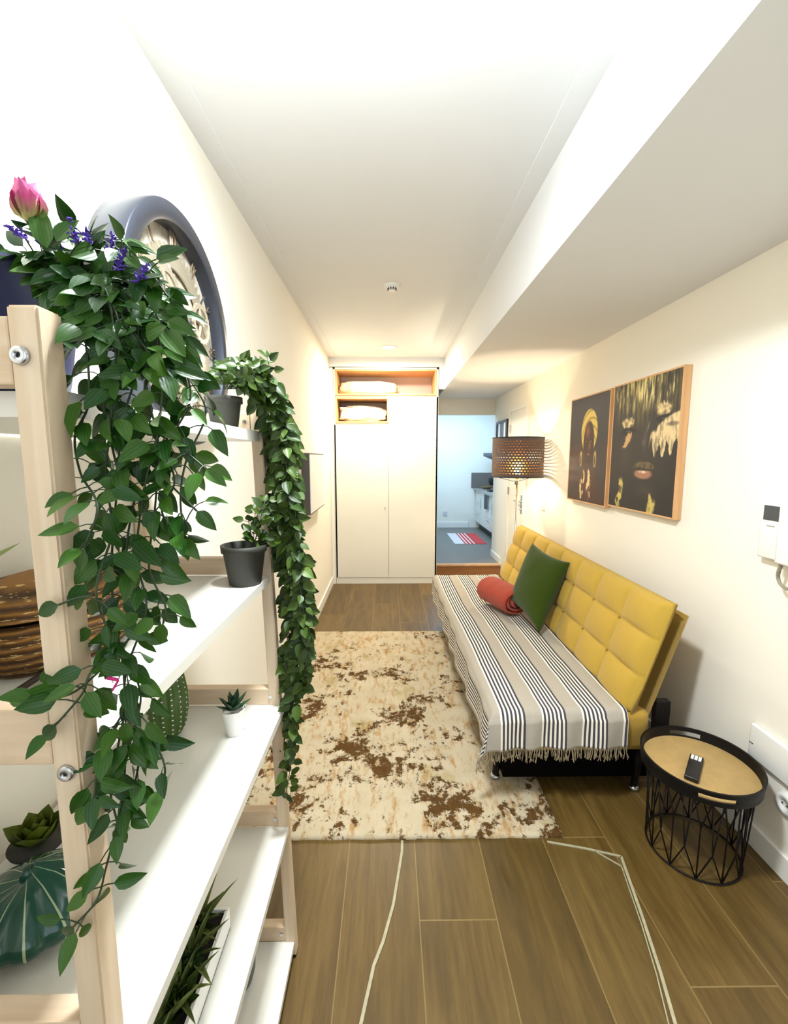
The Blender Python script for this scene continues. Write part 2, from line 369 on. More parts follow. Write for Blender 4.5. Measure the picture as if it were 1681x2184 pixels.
CY_, CZ_, CR = 1.294, 1.777, 0.312
def ring_x(bm, prof, seg=96):
    """prof of (radius, x) swept about the clock axis"""
    rings = []
    for r, x in prof:
        rings.append([bm.verts.new((x, CY_ + r * math.cos(2*PI*k/seg), CZ_ + r * math.sin(2*PI*k/seg))) for k in range(seg)])
    for a, b in zip(rings, rings[1:]):
        for k in range(seg): bm.faces.new((a[k], b[k], b[(k+1)%seg], a[(k+1)%seg]))
    return bm
t = thing('wall_clock', 'large round wall clock with deep grey metal rim and open skeleton gears', 'clock', (XL, CY_, CZ_))
obj('rim', ring_x(B(), [(CR - 0.003, XL + 0.001), (CR, XL + 0.004), (CR, -0.563), (CR - 0.003, -0.560), (CR - 0.046, -0.560), (CR - 0.048, -0.563), (CR - 0.050, -0.600)]), M['clock'], t, True)
gl = NT('clock_silver'); v = gl.coords(); n = gl.noise(v, 9, 5, 0.6, 1.0)
gl.col(gl.ramp(n, [(0.3, srgb(132, 122, 104)), (0.7, srgb(214, 206, 190))])); gl.b.inputs['Metallic'].default_value = 0.25; gl.b.inputs['Roughness'].default_value = 0.45
bm = B(); c0 = [bm.verts.new((-0.599, CY_ + (CR-.02) * math.cos(2*PI*k/96), CZ_ + (CR-.02) * math.sin(2*PI*k/96))) for k in range(96)]; bm.faces.new(c0)
dial = obj('dial', bm, gl.m, t)
sil = plain('clock_gear_metal', srgb(196, 188, 168), 0.3, 0.7, var=0.15)
def gear(cy, cz, r, teeth, x, th=0.006, spokes=5, wdt=0.2):
    bm = B(); seg = teeth * 4; r_in = r * (1 - wdt); prev = None; first = None
    for k in range(seg):
        a = 2*PI*k/seg; rr = r * (1.07 if (k % 4) in (1, 2) else 1.0)
        q = [bm.verts.new((xx, cy + q_*math.cos(a), cz + q_*math.sin(a))) for xx, q_ in ((x, rr), (x + th, rr), (x + th, r_in), (x, r_in))]
        if prev:
            for i in range(4): bm.faces.new((prev[i], prev[(i+1)%4], q[(i+1)%4], q[i]))
        else: first = q
        prev = q
    for i in range(4): bm.faces.new((prev[i], prev[(i+1)%4], first[(i+1)%4], first[i]))
    for s in range(spokes):
        a = 2*PI*s/spokes + r * 9
        tube(bm, [(x + th/2, cy, cz), (x + th/2, cy + r_in*1.02*math.cos(a), cz + r_in*1.02*math.sin(a))], r * 0.05 + 0.0012, 6)
    tube(bm, [(x - 0.002, cy, cz), (x + th + 0.004, cy, cz)], r * 0.16, 16)
    return bm
for cy, cz, r, te, x in ((CY_, CZ_, 0.205, 60, -0.594), (CY_ + 0.02, CZ_ - 0.05, 0.12, 40, -0.584), (CY_ - 0.10, CZ_ + 0.06, 0.075, 26, -0.569), (CY_ + 0.10, CZ_ + 0.05, 0.055, 20, -0.569), (CY_ + 0.03, CZ_ - 0.16, 0.07, 24, -0.576), (CY_ - 0.12, CZ_ - 0.09, 0.05, 18, -0.580)):
    obj('gear', gear(cy, cz, r, te, x), sil, t)
# roman numerals on a ring, as bars
rom = {1: 'I', 2: 'II', 3: 'III', 4: 'IIII', 5: 'V', 6: 'VI', 7: 'VII', 8: 'VIII', 9: 'IX', 10: 'X', 11: 'XI', 12: 'XII'}
def cp(r, a, off, x=-0.590): # a clockwise from the top as seen from the room
    rad = Vector((0, math.sin(-a), math.cos(a))); tan = Vector((0, -math.cos(a), -math.sin(a)))
    return Vector((x, CY_, CZ_)) + rad * r + tan * off
NUM = plain('numeral_metal', srgb(120, 104, 84), 0.4, 0.4)
for h, s in rom.items():
    bm = B()
    a = 2*PI*h/12; w_ = {'I': 0.010, 'V': 0.022, 'X': 0.022}; tot = sum(w_[c] for c in s); o_ = -tot / 2
    for c in s:
        m_ = o_ + w_[c] / 2
        if c == 'I': tube(bm, [cp(0.215, a, m_), cp(0.265, a, m_)], 0.0026, 5)
        elif c == 'V': tube(bm, [cp(0.265, a, m_ - 0.008), cp(0.215, a, m_)], 0.0026, 5); tube(bm, [cp(0.265, a, m_ + 0.008), cp(0.215, a, m_)], 0.0022, 5)
        else: tube(bm, [cp(0.265, a, m_ - 0.008), cp(0.215, a, m_ + 0.008)], 0.0026, 5); tube(bm, [cp(0.265, a, m_ + 0.008), cp(0.215, a, m_ - 0.008)], 0.0022, 5)
        o_ += w_[c]
    obj('numeral', bm, NUM, t)
bm = B(); tube(bm, [cp(-0.03, 1.05, 0, -0.572), cp(0.13, 1.05, 0, -0.572)], 0.004, 6); obj('hour_hand', bm, M['clock'], t)
bm = B(); tube(bm, [cp(-0.04, 5.5, 0, -0.569), cp(0.20, 5.5, 0, -0.569)], 0.003, 6); obj('minute_hand', bm, M['clock'], t)

# ---------------------------------------------------------------- plant stand (shelf unit)
t = thing('shelf_unit', 'pale pine open shelf unit with five white shelves against left wall', 'shelf', (-0.46, 0.75, 0))
SH = [(1.492, -0.318, -0.306, 0.024), (1.130, -0.306, -0.306, 0.018), (0.776, -0.279, -0.283, 0.018), (0.418, -0.279, -0.281, 0.018), (0.055, -0.273, -0.276, 0.018)]
YN, YF = 0.400, 1.115
for z, xf, xn, th in SH:
    bm = B(); hexa(bm, [(-0.63, YN + 0.032, z - th), (xn, YN + 0.032, z - th), (xf, YF - 0.012, z - th), (-0.63, YF - 0.012, z - th)], [(-0.63, YN + 0.032, z), (xn, YN + 0.032, z), (xf, YF - 0.012, z), (-0.63, YF - 0.012, z)])
    obj('shelf_board', bm, M['lam'], t)
    for y0, xr, dz_ in ((YN + 0.001, -0.329, 0.014), (YF - 0.012, xf - 0.024, 0.0)):
        r_ = obj('end_rail', bx(-0.612, xr, y0, y0 + 0.026, z + 0.001, z + 0.045 + dz_, bev=0.002), M['pine_y'], t)
def post(x0, x1, xt0, xt1, y0, y1, top, name='post'):
    bm = hexa(B(), [(x0, y0, 0.012), (x1, y0, 0.012), (x1, y1, 0.012), (x0, y1, 0.012)], [(xt0, y0, top), (xt1, y0, top), (xt1, y1, top), (xt0, y1, top)])
    bmesh.ops.bevel(bm, geom=list(bm.edges), offset=0.002, segments=2, affect='EDGES')
    p = obj(name, bm, M['pine'], t)
    obj('foot', bx(x0 + .003, x1 - .003, y0 + .003, y1 - .003, 0, 0.012), M['blackp'], p); return p
pn = post(-0.329, -0.302, -0.329, -0.302, YN, YN + 0.030, 1.560)
post(-0.640, -0.613, -0.640, -0.613, YN, YN + 0.030, 1.560)
pf = post(-0.297, -0.268, -0.341, -0.314, YF - 0.014, YF + 0.014, 1.56)
post(-0.640, -0.613, -0.640, -0.613, YF - 0.014, YF + 0.014, 1.56)
for px, py in ((43, 758), (142, 1648)):
    c = at(px, py, YN - 0.001)
    bm = B()
    for r0, r1, y in ((0, 0.0022, 0.0035), (0.0022, 0.0024, 0.0035)): pass
    prof = [(0.0, 0.0008), (0.0024, 0.0008), (0.0026, 0.0032), (0.0072, 0.0032), (0.0080, 0.0020), (0.0082, 0)]
    rings = [[bm.verts.new((c.x + r * math.cos(2*PI*k/24), c.y - h, c.z + r * math.sin(2*PI*k/24))) for k in range(24)] for r, h in prof if r > 0]
    for a, b in zip(rings, rings[1:]):
        for k in range(24): bm.faces.new((a[k], a[(k+1)%24], b[(k+1)%24], b[k]))
    s_ = obj('bolt', bm, M['chrome'], t, True)
    hb = B(); lathe(hb, [(0, 0), (0.0026, 0)], (0, 0, 0), 6)
    for v in hb.verts: v.co = Vector((c.x + v.co.x, c.y - 0.0009, c.z + v.co.y))
    obj('bolt_socket', hb, plain('bolt_hole', srgb(20, 24, 40), 0.6), s_)
for z, xf, xn, th in SH:
    c = Vector((xf - 0.036, YF - 0.0125, z + 0.024)); bm = B()
    tube(bm, [c, c - Vector((0, 0.0025, 0))], 0.0048, 12); obj('screw', bm, M['chrome'], t)

# ---------------------------------------------------------------- foliage generator
class Leaves:
    def __init__(s, seed):
        s.v, s.f, s.uv, s.tint, s.r = [], [], [], [], random.Random(seed)
    def leaf(s, p, d, nrm, L, W, curl=0.25, fold=0.25, tint=None, tip=1.15, rows=6):
        d = d.normalized(); side = d.cross(nrm)
        if side.length < 1e-3: side = d.orthogonal()
        side.normalize(); n = side.cross(d).normalized()
        if tint is None: tint = max(0, min(1, s.r.gauss(0.12, 0.14)))
        i0 = len(s.v)
        for i in range(rows + 1):
            t_ = i / rows; wdt = math.sin(PI * t_ ** 0.72) ** 0.85 * (1 - 0.12 * t_) * W if 0 < i < rows else 0.0
            bend = -curl * L * t_ * t_
            for j in (-2, -1, 0, 1, 2):
                u = j / 2
                q = p + d * (L * t_) + side * (u * wdt) + n * (bend + fold * abs(u) * wdt - 0.25 * fold * wdt * (1 - abs(u)))
                s.v.append(q); s.uv.append((u * max(wdt / W, 0.05), t_)); s.tint.append(tint)
        for i in range(rows):
            for j in range(4):
                a = i0 + i * 5 + j; s.f.append((a, a + 1, a + 6, a + 5))
    def mesh(s, name):
        me = bpy.data.meshes.new(name); me.from_pydata(s.v, [], s.f)
        ul = me.uv_layers.new(name='uv')
        for lp in me.loops: ul.data[lp.index].uv = s.uv[lp.vertex_index]
        at_ = me.attributes.new('tint', 'FLOAT', 'POINT')
        for i, x in enumerate(s.tint): at_.data[i].value = x
        me.update(); return me
def vine(lv, sb, path, step, L, W, spread=0.9, r=0.0013, pair=True, face=Vector((0.2, -1, 0.35)), down=0.5, sprig=0.0, taper=0.0, pet=0.35):
    path = smoothline(path, 7); R = lv.r
    tube(sb, path, r, 5)
    acc = 0; k = 0; tot = sum((b - a).length for a, b in zip(path, path[1:])); run = 0
    for a, b in zip(path, path[1:]):
        seg = (b - a); acc += seg.length; run += seg.length
        while acc > step:
            acc -= step; k += 1; p = b
            tg = seg.normalized(); az = R.uniform(0, 2 * PI)
            ss = (1, -1) if pair else (R.choice((1, -1)),)
            for sgn in ss:
                out = Vector((math.cos(az) * sgn, math.sin(az) * sgn * 0.7, R.uniform(-0.25, 0.35)))
                out = (out - tg * out.dot(tg)).normalized()
                pd = (out * spread + tg * R.uniform(0.1, 0.6)).normalized()
                q = p + pd * (L * pet * R.uniform(0.6, 1.4))
                tube(sb, [p, (p + q) / 2 + Vector((0, 0, L * 0.03)), q], r * 0.6, 4, False)
                ld = (pd + Vector((0, 0, -down * R.uniform(0.2, 1.4))) + Vector((R.uniform(-.3, .3), R.uniform(-.3, .3), 0))).normalized()
                nr = (face + Vector((R.uniform(-.6, .6), R.uniform(-.5, .5), R.uniform(-.5, .7)))).normalized()
                sz = R.uniform(0.75, 1.2) * (1 - taper * run / tot)
                lv.leaf(q, ld, nr, L * sz, W * sz, curl=R.uniform(0.0, 0.35), fold=R.uniform(0.1, 0.4))
    # end leaf
    lv.leaf(path[-1], (path[-1] - path[-3]).normalized(), face, L * 0.8, W * 0.8)

# big trailing plant in the navy pot at the near end
gp = thing('trailing_artificial_plant', 'large trailing green vine with pink rose and lavender in navy pot on near post', 'plant', (-0.42, 0.50, 1.493))
pc = Vector((-0.44, 0.53, 1.493))
obj('pot', lathe(B(), [(0, 0), (0.055, 0), (0.062, 0.04), (0.074, 0.125), (0.080, 0.125), (0.080, 0.14), (0.070, 0.14), (0.066, 0.12), (0, 0.118)], pc, 40), M['navy'], gp, True)
L1 = Leaves(5); S1 = B()
def px(pts, y0, y1=None):
    y1 = y0 if y1 is None else y1; n = max(len(pts) - 1, 1)
    return [at(p[0], p[1], (p[2] if len(p) > 2 else y0 + (y1 - y0) * i / n)) for i, p in enumerate(pts)]
strands = [
 ([(110,590,.52),(150,640,.47),(170,740,.44),(175,860,.44),(160,930,.44),(172,1010,.44),(208,1080,.43),(180,1170,.42)], .026),
 ([(120,580,.52),(200,600,.47),(232,740,.45),(236,900,.44),(225,1020,.44),(240,1130,.43),(205,1260,.43),(232,1360,.42),(190,1440,.41),(175,1480,.40),(120,1545,.395)], .028),
 ([(130,580,.52),(250,620,.48),(282,760,.46),(262,900,.45),(248,1060,.45),(238,1240,.44),(262,1420,.43),(268,1540,.42)], .028),
 ([(140,560,.52),(300,640,.48),(330,760,.46),(340,900,.45),(306,1050,.44),(292,1190,.44),(312,1300,.43),(270,1430,.43),(262,1550,.42),(266,1650,.42),(248,1760,.41),(226,1850,.41),(206,1920,.40),(158,1975,.39)], .027),
 ([(140,560,.54),(320,640,.50),(368,760,.48),(392,850,.47),(360,950,.46),(372,1030,.45),(345,1090,.45),(388,1150,.44)], .026),
 ([(160,560,.56),(350,700,.52),(400,800,.50),(425,880,.49),(398,980,.47),(385,1060,.46),(392,1140,.45)], .028),
 ([(150,570,.52),(280,690,.48),(300,840,.46),(338,950,.46),(330,1090,.45),(318,1210,.44),(352,1290,.43),(348,1330,.43)], .027),
 ([(262,1380,.43),(300,1480,.43),(285,1570,.42),(326,1580,.42),(352,1640,.42),(338,1690,.42)], .028),
 ([(270,1500,.43),(250,1600,.42),(235,1680,.42),(252,1760,.42)], .018),
 ([(285,1520,.43),(296,1620,.43),(280,1700,.43)], .018),
 ([(262,1520,.42),(215,1610,.41),(200,1700,.41)], .024),
 ([(60,600,.54),(60,540,.52),(10,560,.50)], .02), ([(80,600,.54),(120,520,.52),(200,500,.50),(250,540,.48)], .016),
 ([(90,600,.54),(170,540,.50),(280,560,.48),(350,640,.48)], .016), ([(90,600,.54),(220,590,.48),(300,640,.47),(345,730,.47)], .016),
 ([(70,600,.54),(110,550,.50),(180,620,.47),(185,700,.45)], .015), ([(60,600,.54),(150,600,.48),(230,660,.46),(240,760,.45)], .015),
 ([(100,600,.54),(200,640,.48),(280,720,.46),(330,800,.46)], .016), ([(90,590,.54),(60,560,.50),(120,600,.48),(165,690,.46)], .018),
 ([(200,640,.47),(200,760,.45),(210,880,.45),(250,1000,.44)], .022), ([(250,640,.48),(320,720,.47),(290,860,.46),(300,980,.45)], .022),
 ([(300,900,.46),(390,960,.46),(440,1000,.45)], .03), ([(370,1040,.45),(420,1090,.45)], .03), ([(290,1050,.45),(270,1180,.44),(290,1320,.44),(250,1400,.43)], .024),
 ([(200,1270,.43),(165,1275,.41),(125,1290,.40)], .05), ([(225,1420,.42),(150,1480,.40),(60,1490,.39)], .034),
]
for pts, st in strands: vine(L1, S1, px([(a + (14 if b < 900 and c_ < .5 else 0), b, min(c_, .386) if a < 212 and b > 1020 and c_ < .455 else c_) for a, b, c_ in pts], .45), st * 0.84, 0.034, 0.0094, spread=0.95, r=0.0011, taper=0.2)
fo = obj('foliage', L1.mesh('foliage'), M['leaf'], gp, True); obj('vine_stems', S1, M['stem'], gp, True)
# rose
rb = at(66, 478, .46); rt = at(52, 388, .46); ax = (rt - rb).normalized()
pm = NT('rose_petal'); uvn = pm.n('UVMap'); uvn.uv_map = 'uv'; s_ = pm.n('SeparateXYZ'); pm.l(uvn.outputs[0], s_.inputs[0])
pm.col(pm.ramp(s_.outputs[1], [(0.15, srgb(150, 140, 80)), (0.55, srgb(196, 70, 130)), (1.0, srgb(214, 92, 150))])); pm.b.inputs['Roughness'].default_value = 0.6
LR = Leaves(3); a0 = ax.orthogonal().normalized()
for k in range(9):
    a = k * 2.4; o_ = (Matrix.Rotation(a, 3, ax) @ a0); ring = 0.0035 + 0.0011 * k
    LR.leaf(rb + o_ * ring * 0.5, (ax + o_ * (0.08 + 0.035 * k)), -o_, 0.043 - 0.001 * k, 0.0125 + 0.0006 * k, curl=-0.12, fold=0.75, tint=0)
obj('rose', LR.mesh('rose'), pm.m, gp, True)
LS = Leaves(4)
for k in range(4):
    o_ = Matrix.Rotation(k * PI / 2 + .4, 3, ax) @ a0; LS.leaf(rb - ax * 0.004, ax + o_ * 0.35, -o_, 0.03, 0.006, curl=-0.1, fold=0.5)
LS.leaf(at(100, 530, .455), at(75, 440, .455) - at(100, 530, .455), Vector((0.4, -1, 0)), 0.052, 0.010)
LS.leaf(at(120, 515, .455), at(150, 470, .455) - at(120, 515, .455), Vector((0.2, -1, 0.4)), 0.03, 0.009)
obj('rose_leaves', LS.mesh('rose_leaves'), M['leaf'], gp, True)
obj('rose_stem', tube(B(), smoothline([rb, at(95, 530, .47), at(120, 600, .50)]), 0.0018, 6), M['stem'], gp, True)
purple = plain('lavender_purple', srgb(74, 48, 150), 0.7, var=0.3, scale=300)
R_ = random.Random(9)
for (x1, y1), (x0, y0), dp in (((145,462),(165,520),.46), ((15,482),(55,510),.47), ((80,470),(85,520),.50), ((182,490),(190,530),.47), ((240,495),(235,540),.48), ((270,530),(250,575),.46), ((318,562),(295,600),.46), ((112,490),(120,540),.5)):
    a, b = at(x0, y0, dp), at(x1, y1, dp); bm = B(); n = int((b - a).length / 0.0016)
    for k in range(n):
        c = a.lerp(b, k / n); q = c + Vector((R_.uniform(-1, 1), R_.uniform(-1, 1), R_.uniform(-.3, .6))) * 0.0046 * (1.1 - 0.5 * k / n)
        for _ in range(2):
            q2 = c + Vector((R_.uniform(-1, 1), R_.uniform(-1, 1), R_.uniform(-.2, .8))) * 0.006 * (1.1 - 0.5 * k / n)
            tube(bm, [c, q2], 0.0011, 4)
    sp = obj('lavender_sprig', bm, purple, gp)
    obj('stalk', tube(B(), [a, at(110, 600, .52)], 0.0008, 4), M['stem'], sp)
bm = B(); tube(bm, [at(229, 1446, .40), at(252, 1450, .40)], 0.0016, 6); tube(bm, [at(252, 1452, .40), at(240, 1472, .40)], 0.0012, 6)
obj('pink_tie', bm, plain('pink_ribbon', srgb(214, 40, 130), 0.3), gp)

# ivy garland at the far end
iv = thing('hanging_ivy', 'dense hanging ivy trailing from small dark pot at far end of top shelf', 'plant', (-0.36, 1.0, 1.493))
obj('pot', lathe(B(), [(0, 0), (0.028, 0), (0.036, 0.055), (0.040, 0.055), (0.040, 0.068), (0.034, 0.068), (0.032, 0.055), (0, 0.055)], (-0.365, 1.0, 1.493), 32), M['dpot'], iv, True)
L2 = Leaves(11); S2 = B(); RR = random.Random(22)
def cen(y): 
    ks = [(830,560),(900,588),(1000,600),(1100,592),(1200,622),(1300,628),(1400,622),(1500,622),(1600,618),(1700,608)]
    for (a, ax_), (b, bx_) in zip(ks, ks[1:]):
        if a <= y <= b: return ax_ + (bx_ - ax_) * (y - a) / (b - a)
    return ks[-1][1] if y > 1700 else ks[0][1]
ends = [1690,1630,1590,1540,1500,1470,1450,1430,1400,1360,1300,1260,1210,1150,1090,1030]
for e in ends:
    o_ = RR.uniform(-1, 1); dp = RR.uniform(1.06, 1.13)
    wd = 36 if e < 1520 else 12
    pts = [(485 + RR.uniform(-10, 20), 830, 1.0), (520 + o_ * 20, 800 - RR.uniform(0, 25), 1.03), (568 + o_ * 28, 850 + RR.uniform(-15, 15), 1.06)]
    y = 940
    while y < e:
        k = min(1, (1720 - y) / 260); pts.append((cen(y) + o_ * wd * k + RR.uniform(-7, 7), y, dp + 0.015 * RR.uniform(-1, 1))); y += 95
    pts.append((cen(e) + o_ * wd * min(1, max(0.1, (1720 - e) / 260)), e, dp))
    vine(L2, S2, px(pts, 1.1), 0.021, 0.033, 0.0115, spread=0.8, r=0.0009, down=0.35, pet=0.2)
for k in range(10):
    a = (485 + RR.uniform(-10, 20), 830, 1.0); b = (470 + k * 11, 805 - RR.uniform(0, 25), 1.0 + RR.uniform(-.04, .04)); c = (462 + k * 12, 800 - RR.uniform(0, 40), b[2])
    vine(L2, S2, px([a, b, c], 1.0), 0.013, 0.023, 0.008, r=0.0009, down=0.0)
obj('foliage', L2.mesh('foliage'), M['leaf2'], iv, True); obj('vine_stems', S2, M['stem'], iv, True)

p2 = thing('potted_ivy', 'small dark tapered plastic pot with ivy sprigs on second shelf from top', 'plant', (-0.348, 1.045, 1.130))
obj('pot', lathe(B(), [(0, 0.001), (0.037, 0.001), (0.048, 0.078), (0.052, 0.078), (0.053, 0.094), (0.048, 0.094), (0.046, 0.078), (0, 0.076)], (-0.344, 1.03, 1.131), 40), M['dpot'], p2, True)
L3 = Leaves(31); S3 = B()
for e in ((545, 1085), (565, 1070), (530, 1110), (580, 1110), (590, 1150), (556, 1120)):
    vine(L3, S3, px([(540, 1170, 1.03), ((540 + e[0]) / 2, (1165 + e[1]) / 2, 1.03), (e[0], e[1], 1.05)], 1.04), 0.016, 0.026, 0.009, r=0.0009, down=0.1)
obj('foliage', L3.mesh('foliage'), M['leaf2'], p2, True); obj('stems', S3, M['stem'], p2, True)

# ---------------------------------------------------------------- things on the shelves
# basket on second shelf
bk_ = thing('woven_basket', 'brown woven seagrass basket with light stitching on second shelf from top', 'basket', (-0.52, 0.66, 1.131))
ov = lambda a, i: 1.0
bm = lathe(B(), [(0, 0.0), (0.088, 0.0), (0.100, 0.02), (0.104, 0.05), (0.102, 0.075), (0.096, 0.075), (0.092, 0.01), (0, 0.008)], (0, 0, 0), 64)
for v in bm.verts: v.co = Vector((v.co.x * 0.95 - 0.525, v.co.y * 1.25 + 0.68, v.co.z + 1.132))
obj('body', bm, M['basket'], bk_, True)
bm = lathe(B(), [(0, 0.035), (0.06, 0.032), (0.098, 0.022), (0.107, 0.012), (0.108, -0.004), (0.102, -0.004), (0.1, 0.004), (0, 0.006)], (0, 0, 0), 64)
for v in bm.verts: v.co = Vector((v.co.x * 0.95 - 0.525, v.co.y * 1.25 + 0.68, v.co.z + 1.218))
obj('lid', bm, M['basket'], bk_, True)
hb = smoothline([at(-30, 1515, .50), at(30, 1478, .53), at(90, 1440, .56), at(130, 1425, .60)])
tag(obj('wooden_stick', tube(B(), hb, 0.0042, 8), plain('dark_bark', srgb(44, 28, 16), 0.7, bump=0.5), smooth=True), 'thin dark brown stick lying in front of the woven basket', 'stick')
# third shelf: cactus vase
cv = thing('cactus_vase', 'green ribbed cactus-shaped pot with rows of white dots on third shelf', 'vase', (-0.475, 0.95, 0.777))
cc = Vector((-0.525, 0.985, 0.778)); prof = [(0, 0), (0.026, 0), (0.037, 0.02), (0.043, 0.06), (0.043, 0.10), (0.037, 0.14), (0.024, 0.168), (0.0, 0.176)]
rb_ = lambda a, i: 1 + 0.05 * math.cos(a * 14)
cp_ = []
for i in range(29):
    f = i / 28 * (len(prof) - 1); k = min(int(f), len(prof) - 2); g = f - k
    cp_.append((prof[k][0] * (1 - g) + prof[k + 1][0] * g, prof[k][1] * (1 - g) + prof[k + 1][1] * g))
obj('body', lathe(B(), cp_, cc, 112, rb_), plain('cactus_green', srgb(60, 88, 26), 0.35), cv, True)
bm = B()
for k in range(14):
    for j in range(12):
        z = 0.014 + j * 0.0125; f = 0
        for (r0, z0), (r1, z1) in zip(prof[1:], prof[2:]):
            if z0 <= z <= z1: f = r0 + (r1 - r0) * (z - z0) / (z1 - z0)
        a = 2 * PI * k / 14; c = cc + Vector((math.cos(a) * f * 1.05, math.sin(a) * f * 1.05, z))
        mm = Matrix.Translation(c) @ Matrix.Rotation(a, 4, 'Z') @ Matrix.Diagonal((0.5, 1.3, 0.8, 1)); bmesh.ops.create_icosphere(bm, subdivisions=1, radius=0.0021, matrix=mm)
obj('dots', bm, M['whitep'], cv, True)
# small white pot with succulent
ws = thing('potted_succulent', 'small white pot with dark green pointed succulent on third shelf', 'plant', (-0.37, 0.985, 0.777))
wc = Vector((-0.371, 0.985, 0.777))
obj('pot', lathe(B(), [(0, 0), (0.019, 0), (0.0275, 0.060), (0.0285, 0.062), (0.026, 0.062), (0.024, 0.054), (0, 0.054)], wc, 32), M['whitep'], ws, True)
def rosette(seed, c, n, L, W, tilt0=0.15, tilt1=1.2, fold=0.5, curl=-0.2, jit=0.1, lean=Vector((0, 0, 0))):
    lv = Leaves(seed)
    for k in range(n):
        a = k * 2.39996; f = k / n; tl = tilt0 + (tilt1 - tilt0) * f
        d = Vector((math.cos(a) * math.sin(tl), math.sin(a) * math.sin(tl), math.cos(tl))) + lean
        nr = Vector((-math.cos(a) * math.cos(tl), -math.sin(a) * math.cos(tl), math.sin(tl)))
        s = 0.75 + 0.35 * f + lv.r.uniform(-jit, jit)
        lv.leaf(c + Vector((math.cos(a), math.sin(a), 0)) * 0.25 * W * f, d, nr, L * s, W * s, curl=curl, fold=fold)
    return lv
obj('leaves', rosette(4, wc + Vector((0, 0, 0.055)), 22, 0.046, 0.0085).mesh('leaves'), M['succ'], ws, True)
# green leaf ceramic vase at near end
lvv = thing('leaf_vase', 'large glossy dark green ceramic vase with cream ribs like a leaf', 'vase', (-0.50, 0.53, 0.777))
gm = NT('green_glaze'); uvn = gm.n('UVMap'); uvn.uv_map = 'uv'; s_ = gm.n('SeparateXYZ'); gm.l(uvn.outputs[0], s_.inputs[0])
ab = gm.math('ABSOLUTE', gm.math('SUBTRACT', gm.math('FRACT', s_.outputs[0]), 0.5)); rb2 = gm.math('LESS_THAN', ab, 0.035)
gm.col(gm.mix(rb2, gm.mix(gm.noise(gm.coords(), 14, 4), srgb(10, 46, 38), srgb(24, 82, 64)), srgb(150, 168, 130)))
gm.b.inputs['Roughness'].default_value = 0.12
vc = Vector((-0.497, 0.545, 0.778)); bm = B(); uvl = bm.loops.layers.uv.new('uv'); seg, rows = 96, 22; rings = []
for i in range(rows + 1):
    f = i / rows; z = 0.086 * f; r = (0.034 + 0.040 * math.sin(PI * min(1, f * 1.12) ** 0.9) ) * (1 if f < .9 else 1 - (f - .9) * 7.4)
    rings.append([bm.verts.new(vc + Vector((math.cos(2*PI*k/seg) * r * 1.15 * (1 + 0.07 * abs(math.cos(2*PI*k/seg * 6)) - .03), math.sin(2*PI*k/seg) * r * (1 + 0.07 * abs(math.cos(2*PI*k/seg * 6)) - .03), z + 0.012 * math.cos(2*PI*k/seg - 0.6) * f))) for k in range(seg)])
for i in range(rows):
    for k in range(seg):
        f_ = bm.faces.new((rings[i][k], rings[i][(k+1)%seg], rings[i+1][(k+1)%seg], rings[i+1][k]))
        for lp, (kk, ii) in zip(f_.loops, ((k, i), (k+1, i), (k+1, i+1), (k, i+1))): lp[uvl].uv = (kk / seg * 12 + 0.5, ii / rows)
bm.faces.new(list(reversed(rings[0]))); f_ = bm.faces.new(rings[-1])
obj('body', bm, gm.m, lvv, True)
lb = B(); tube(lb, [vc + Vector((0.0, 0, 0.080)), vc + Vector((0.004, -0.002, 0.094))], 0.010, 12, True, 0.006)
obj('stalk', lb, plain('green_glaze_stalk', srgb(16, 62, 50), 0.2), lvv, True)
# green succulent in white pot behind the vase
gs = thing('flower_succulent', 'yellow-green ruffled succulent in white pot behind the green leaf vase', 'plant', (-0.56, 0.66, 0.777))
gc = Vector((-0.572, 0.652, 0.778))
obj('pot', lathe(B(), [(0, 0), (0.026, 0), (0.034, 0.022), (0.036, 0.024), (0.036, 0.028), (0.032, 0.028), (0.030, 0.02), (0, 0.02)], gc, 40), M['whitep'], gs, True)
obj('dark_rim', lathe(B(), [(0, 0.024), (0.038, 0.028), (0.040, 0.034), (0, 0.036)], gc, 40), M['dpot'], gs, True)
sm = leaf_mat('ruffled_leaf', srgb(60, 74, 8), srgb(92, 108, 20), srgb(138, 140, 50), 1.0, 0.5)
obj('leaves', rosette(8, gc + Vector((0, 0, 0.032)), 26, 0.040, 0.020, 0.1, 1.35, 0.35, -0.5).mesh('leaves'), sm, gs, True)
# grass blade peeking from the second shelf, at the left edge
gb = Leaves(2); gb.leaf(at(-60, 1215, .50), at(42, 1157, .50) - at(-60, 1215, .50), Vector((0, -1, .3)), (at(42, 1157, .50) - at(-60, 1215, .50)).length, 0.0035, curl=0.02)
for q in ((-30, 1120), (-60, 1130), (-90, 1150)): gb.leaf(at(-75, 1240, .50), at(q[0], q[1], .5) - at(-75, 1240, .5), Vector((0, -1, .3)), 0.06, 0.0035)
gt = thing('grass_plant', 'thin green grass blade of a plant at the left picture edge above basket', 'plant', at(-75, 1300, .5))
obj('blades', gb.mesh('blades'), M['agave'], gt, True)
pb = at(-75, 1240, .5); obj('pot', lathe(B(), [(0, 1.132 - pb.z), (0.014, 1.132 - pb.z), (0.018, 0), (0, 0)], pb, 20), M['whitep'], gt, True)
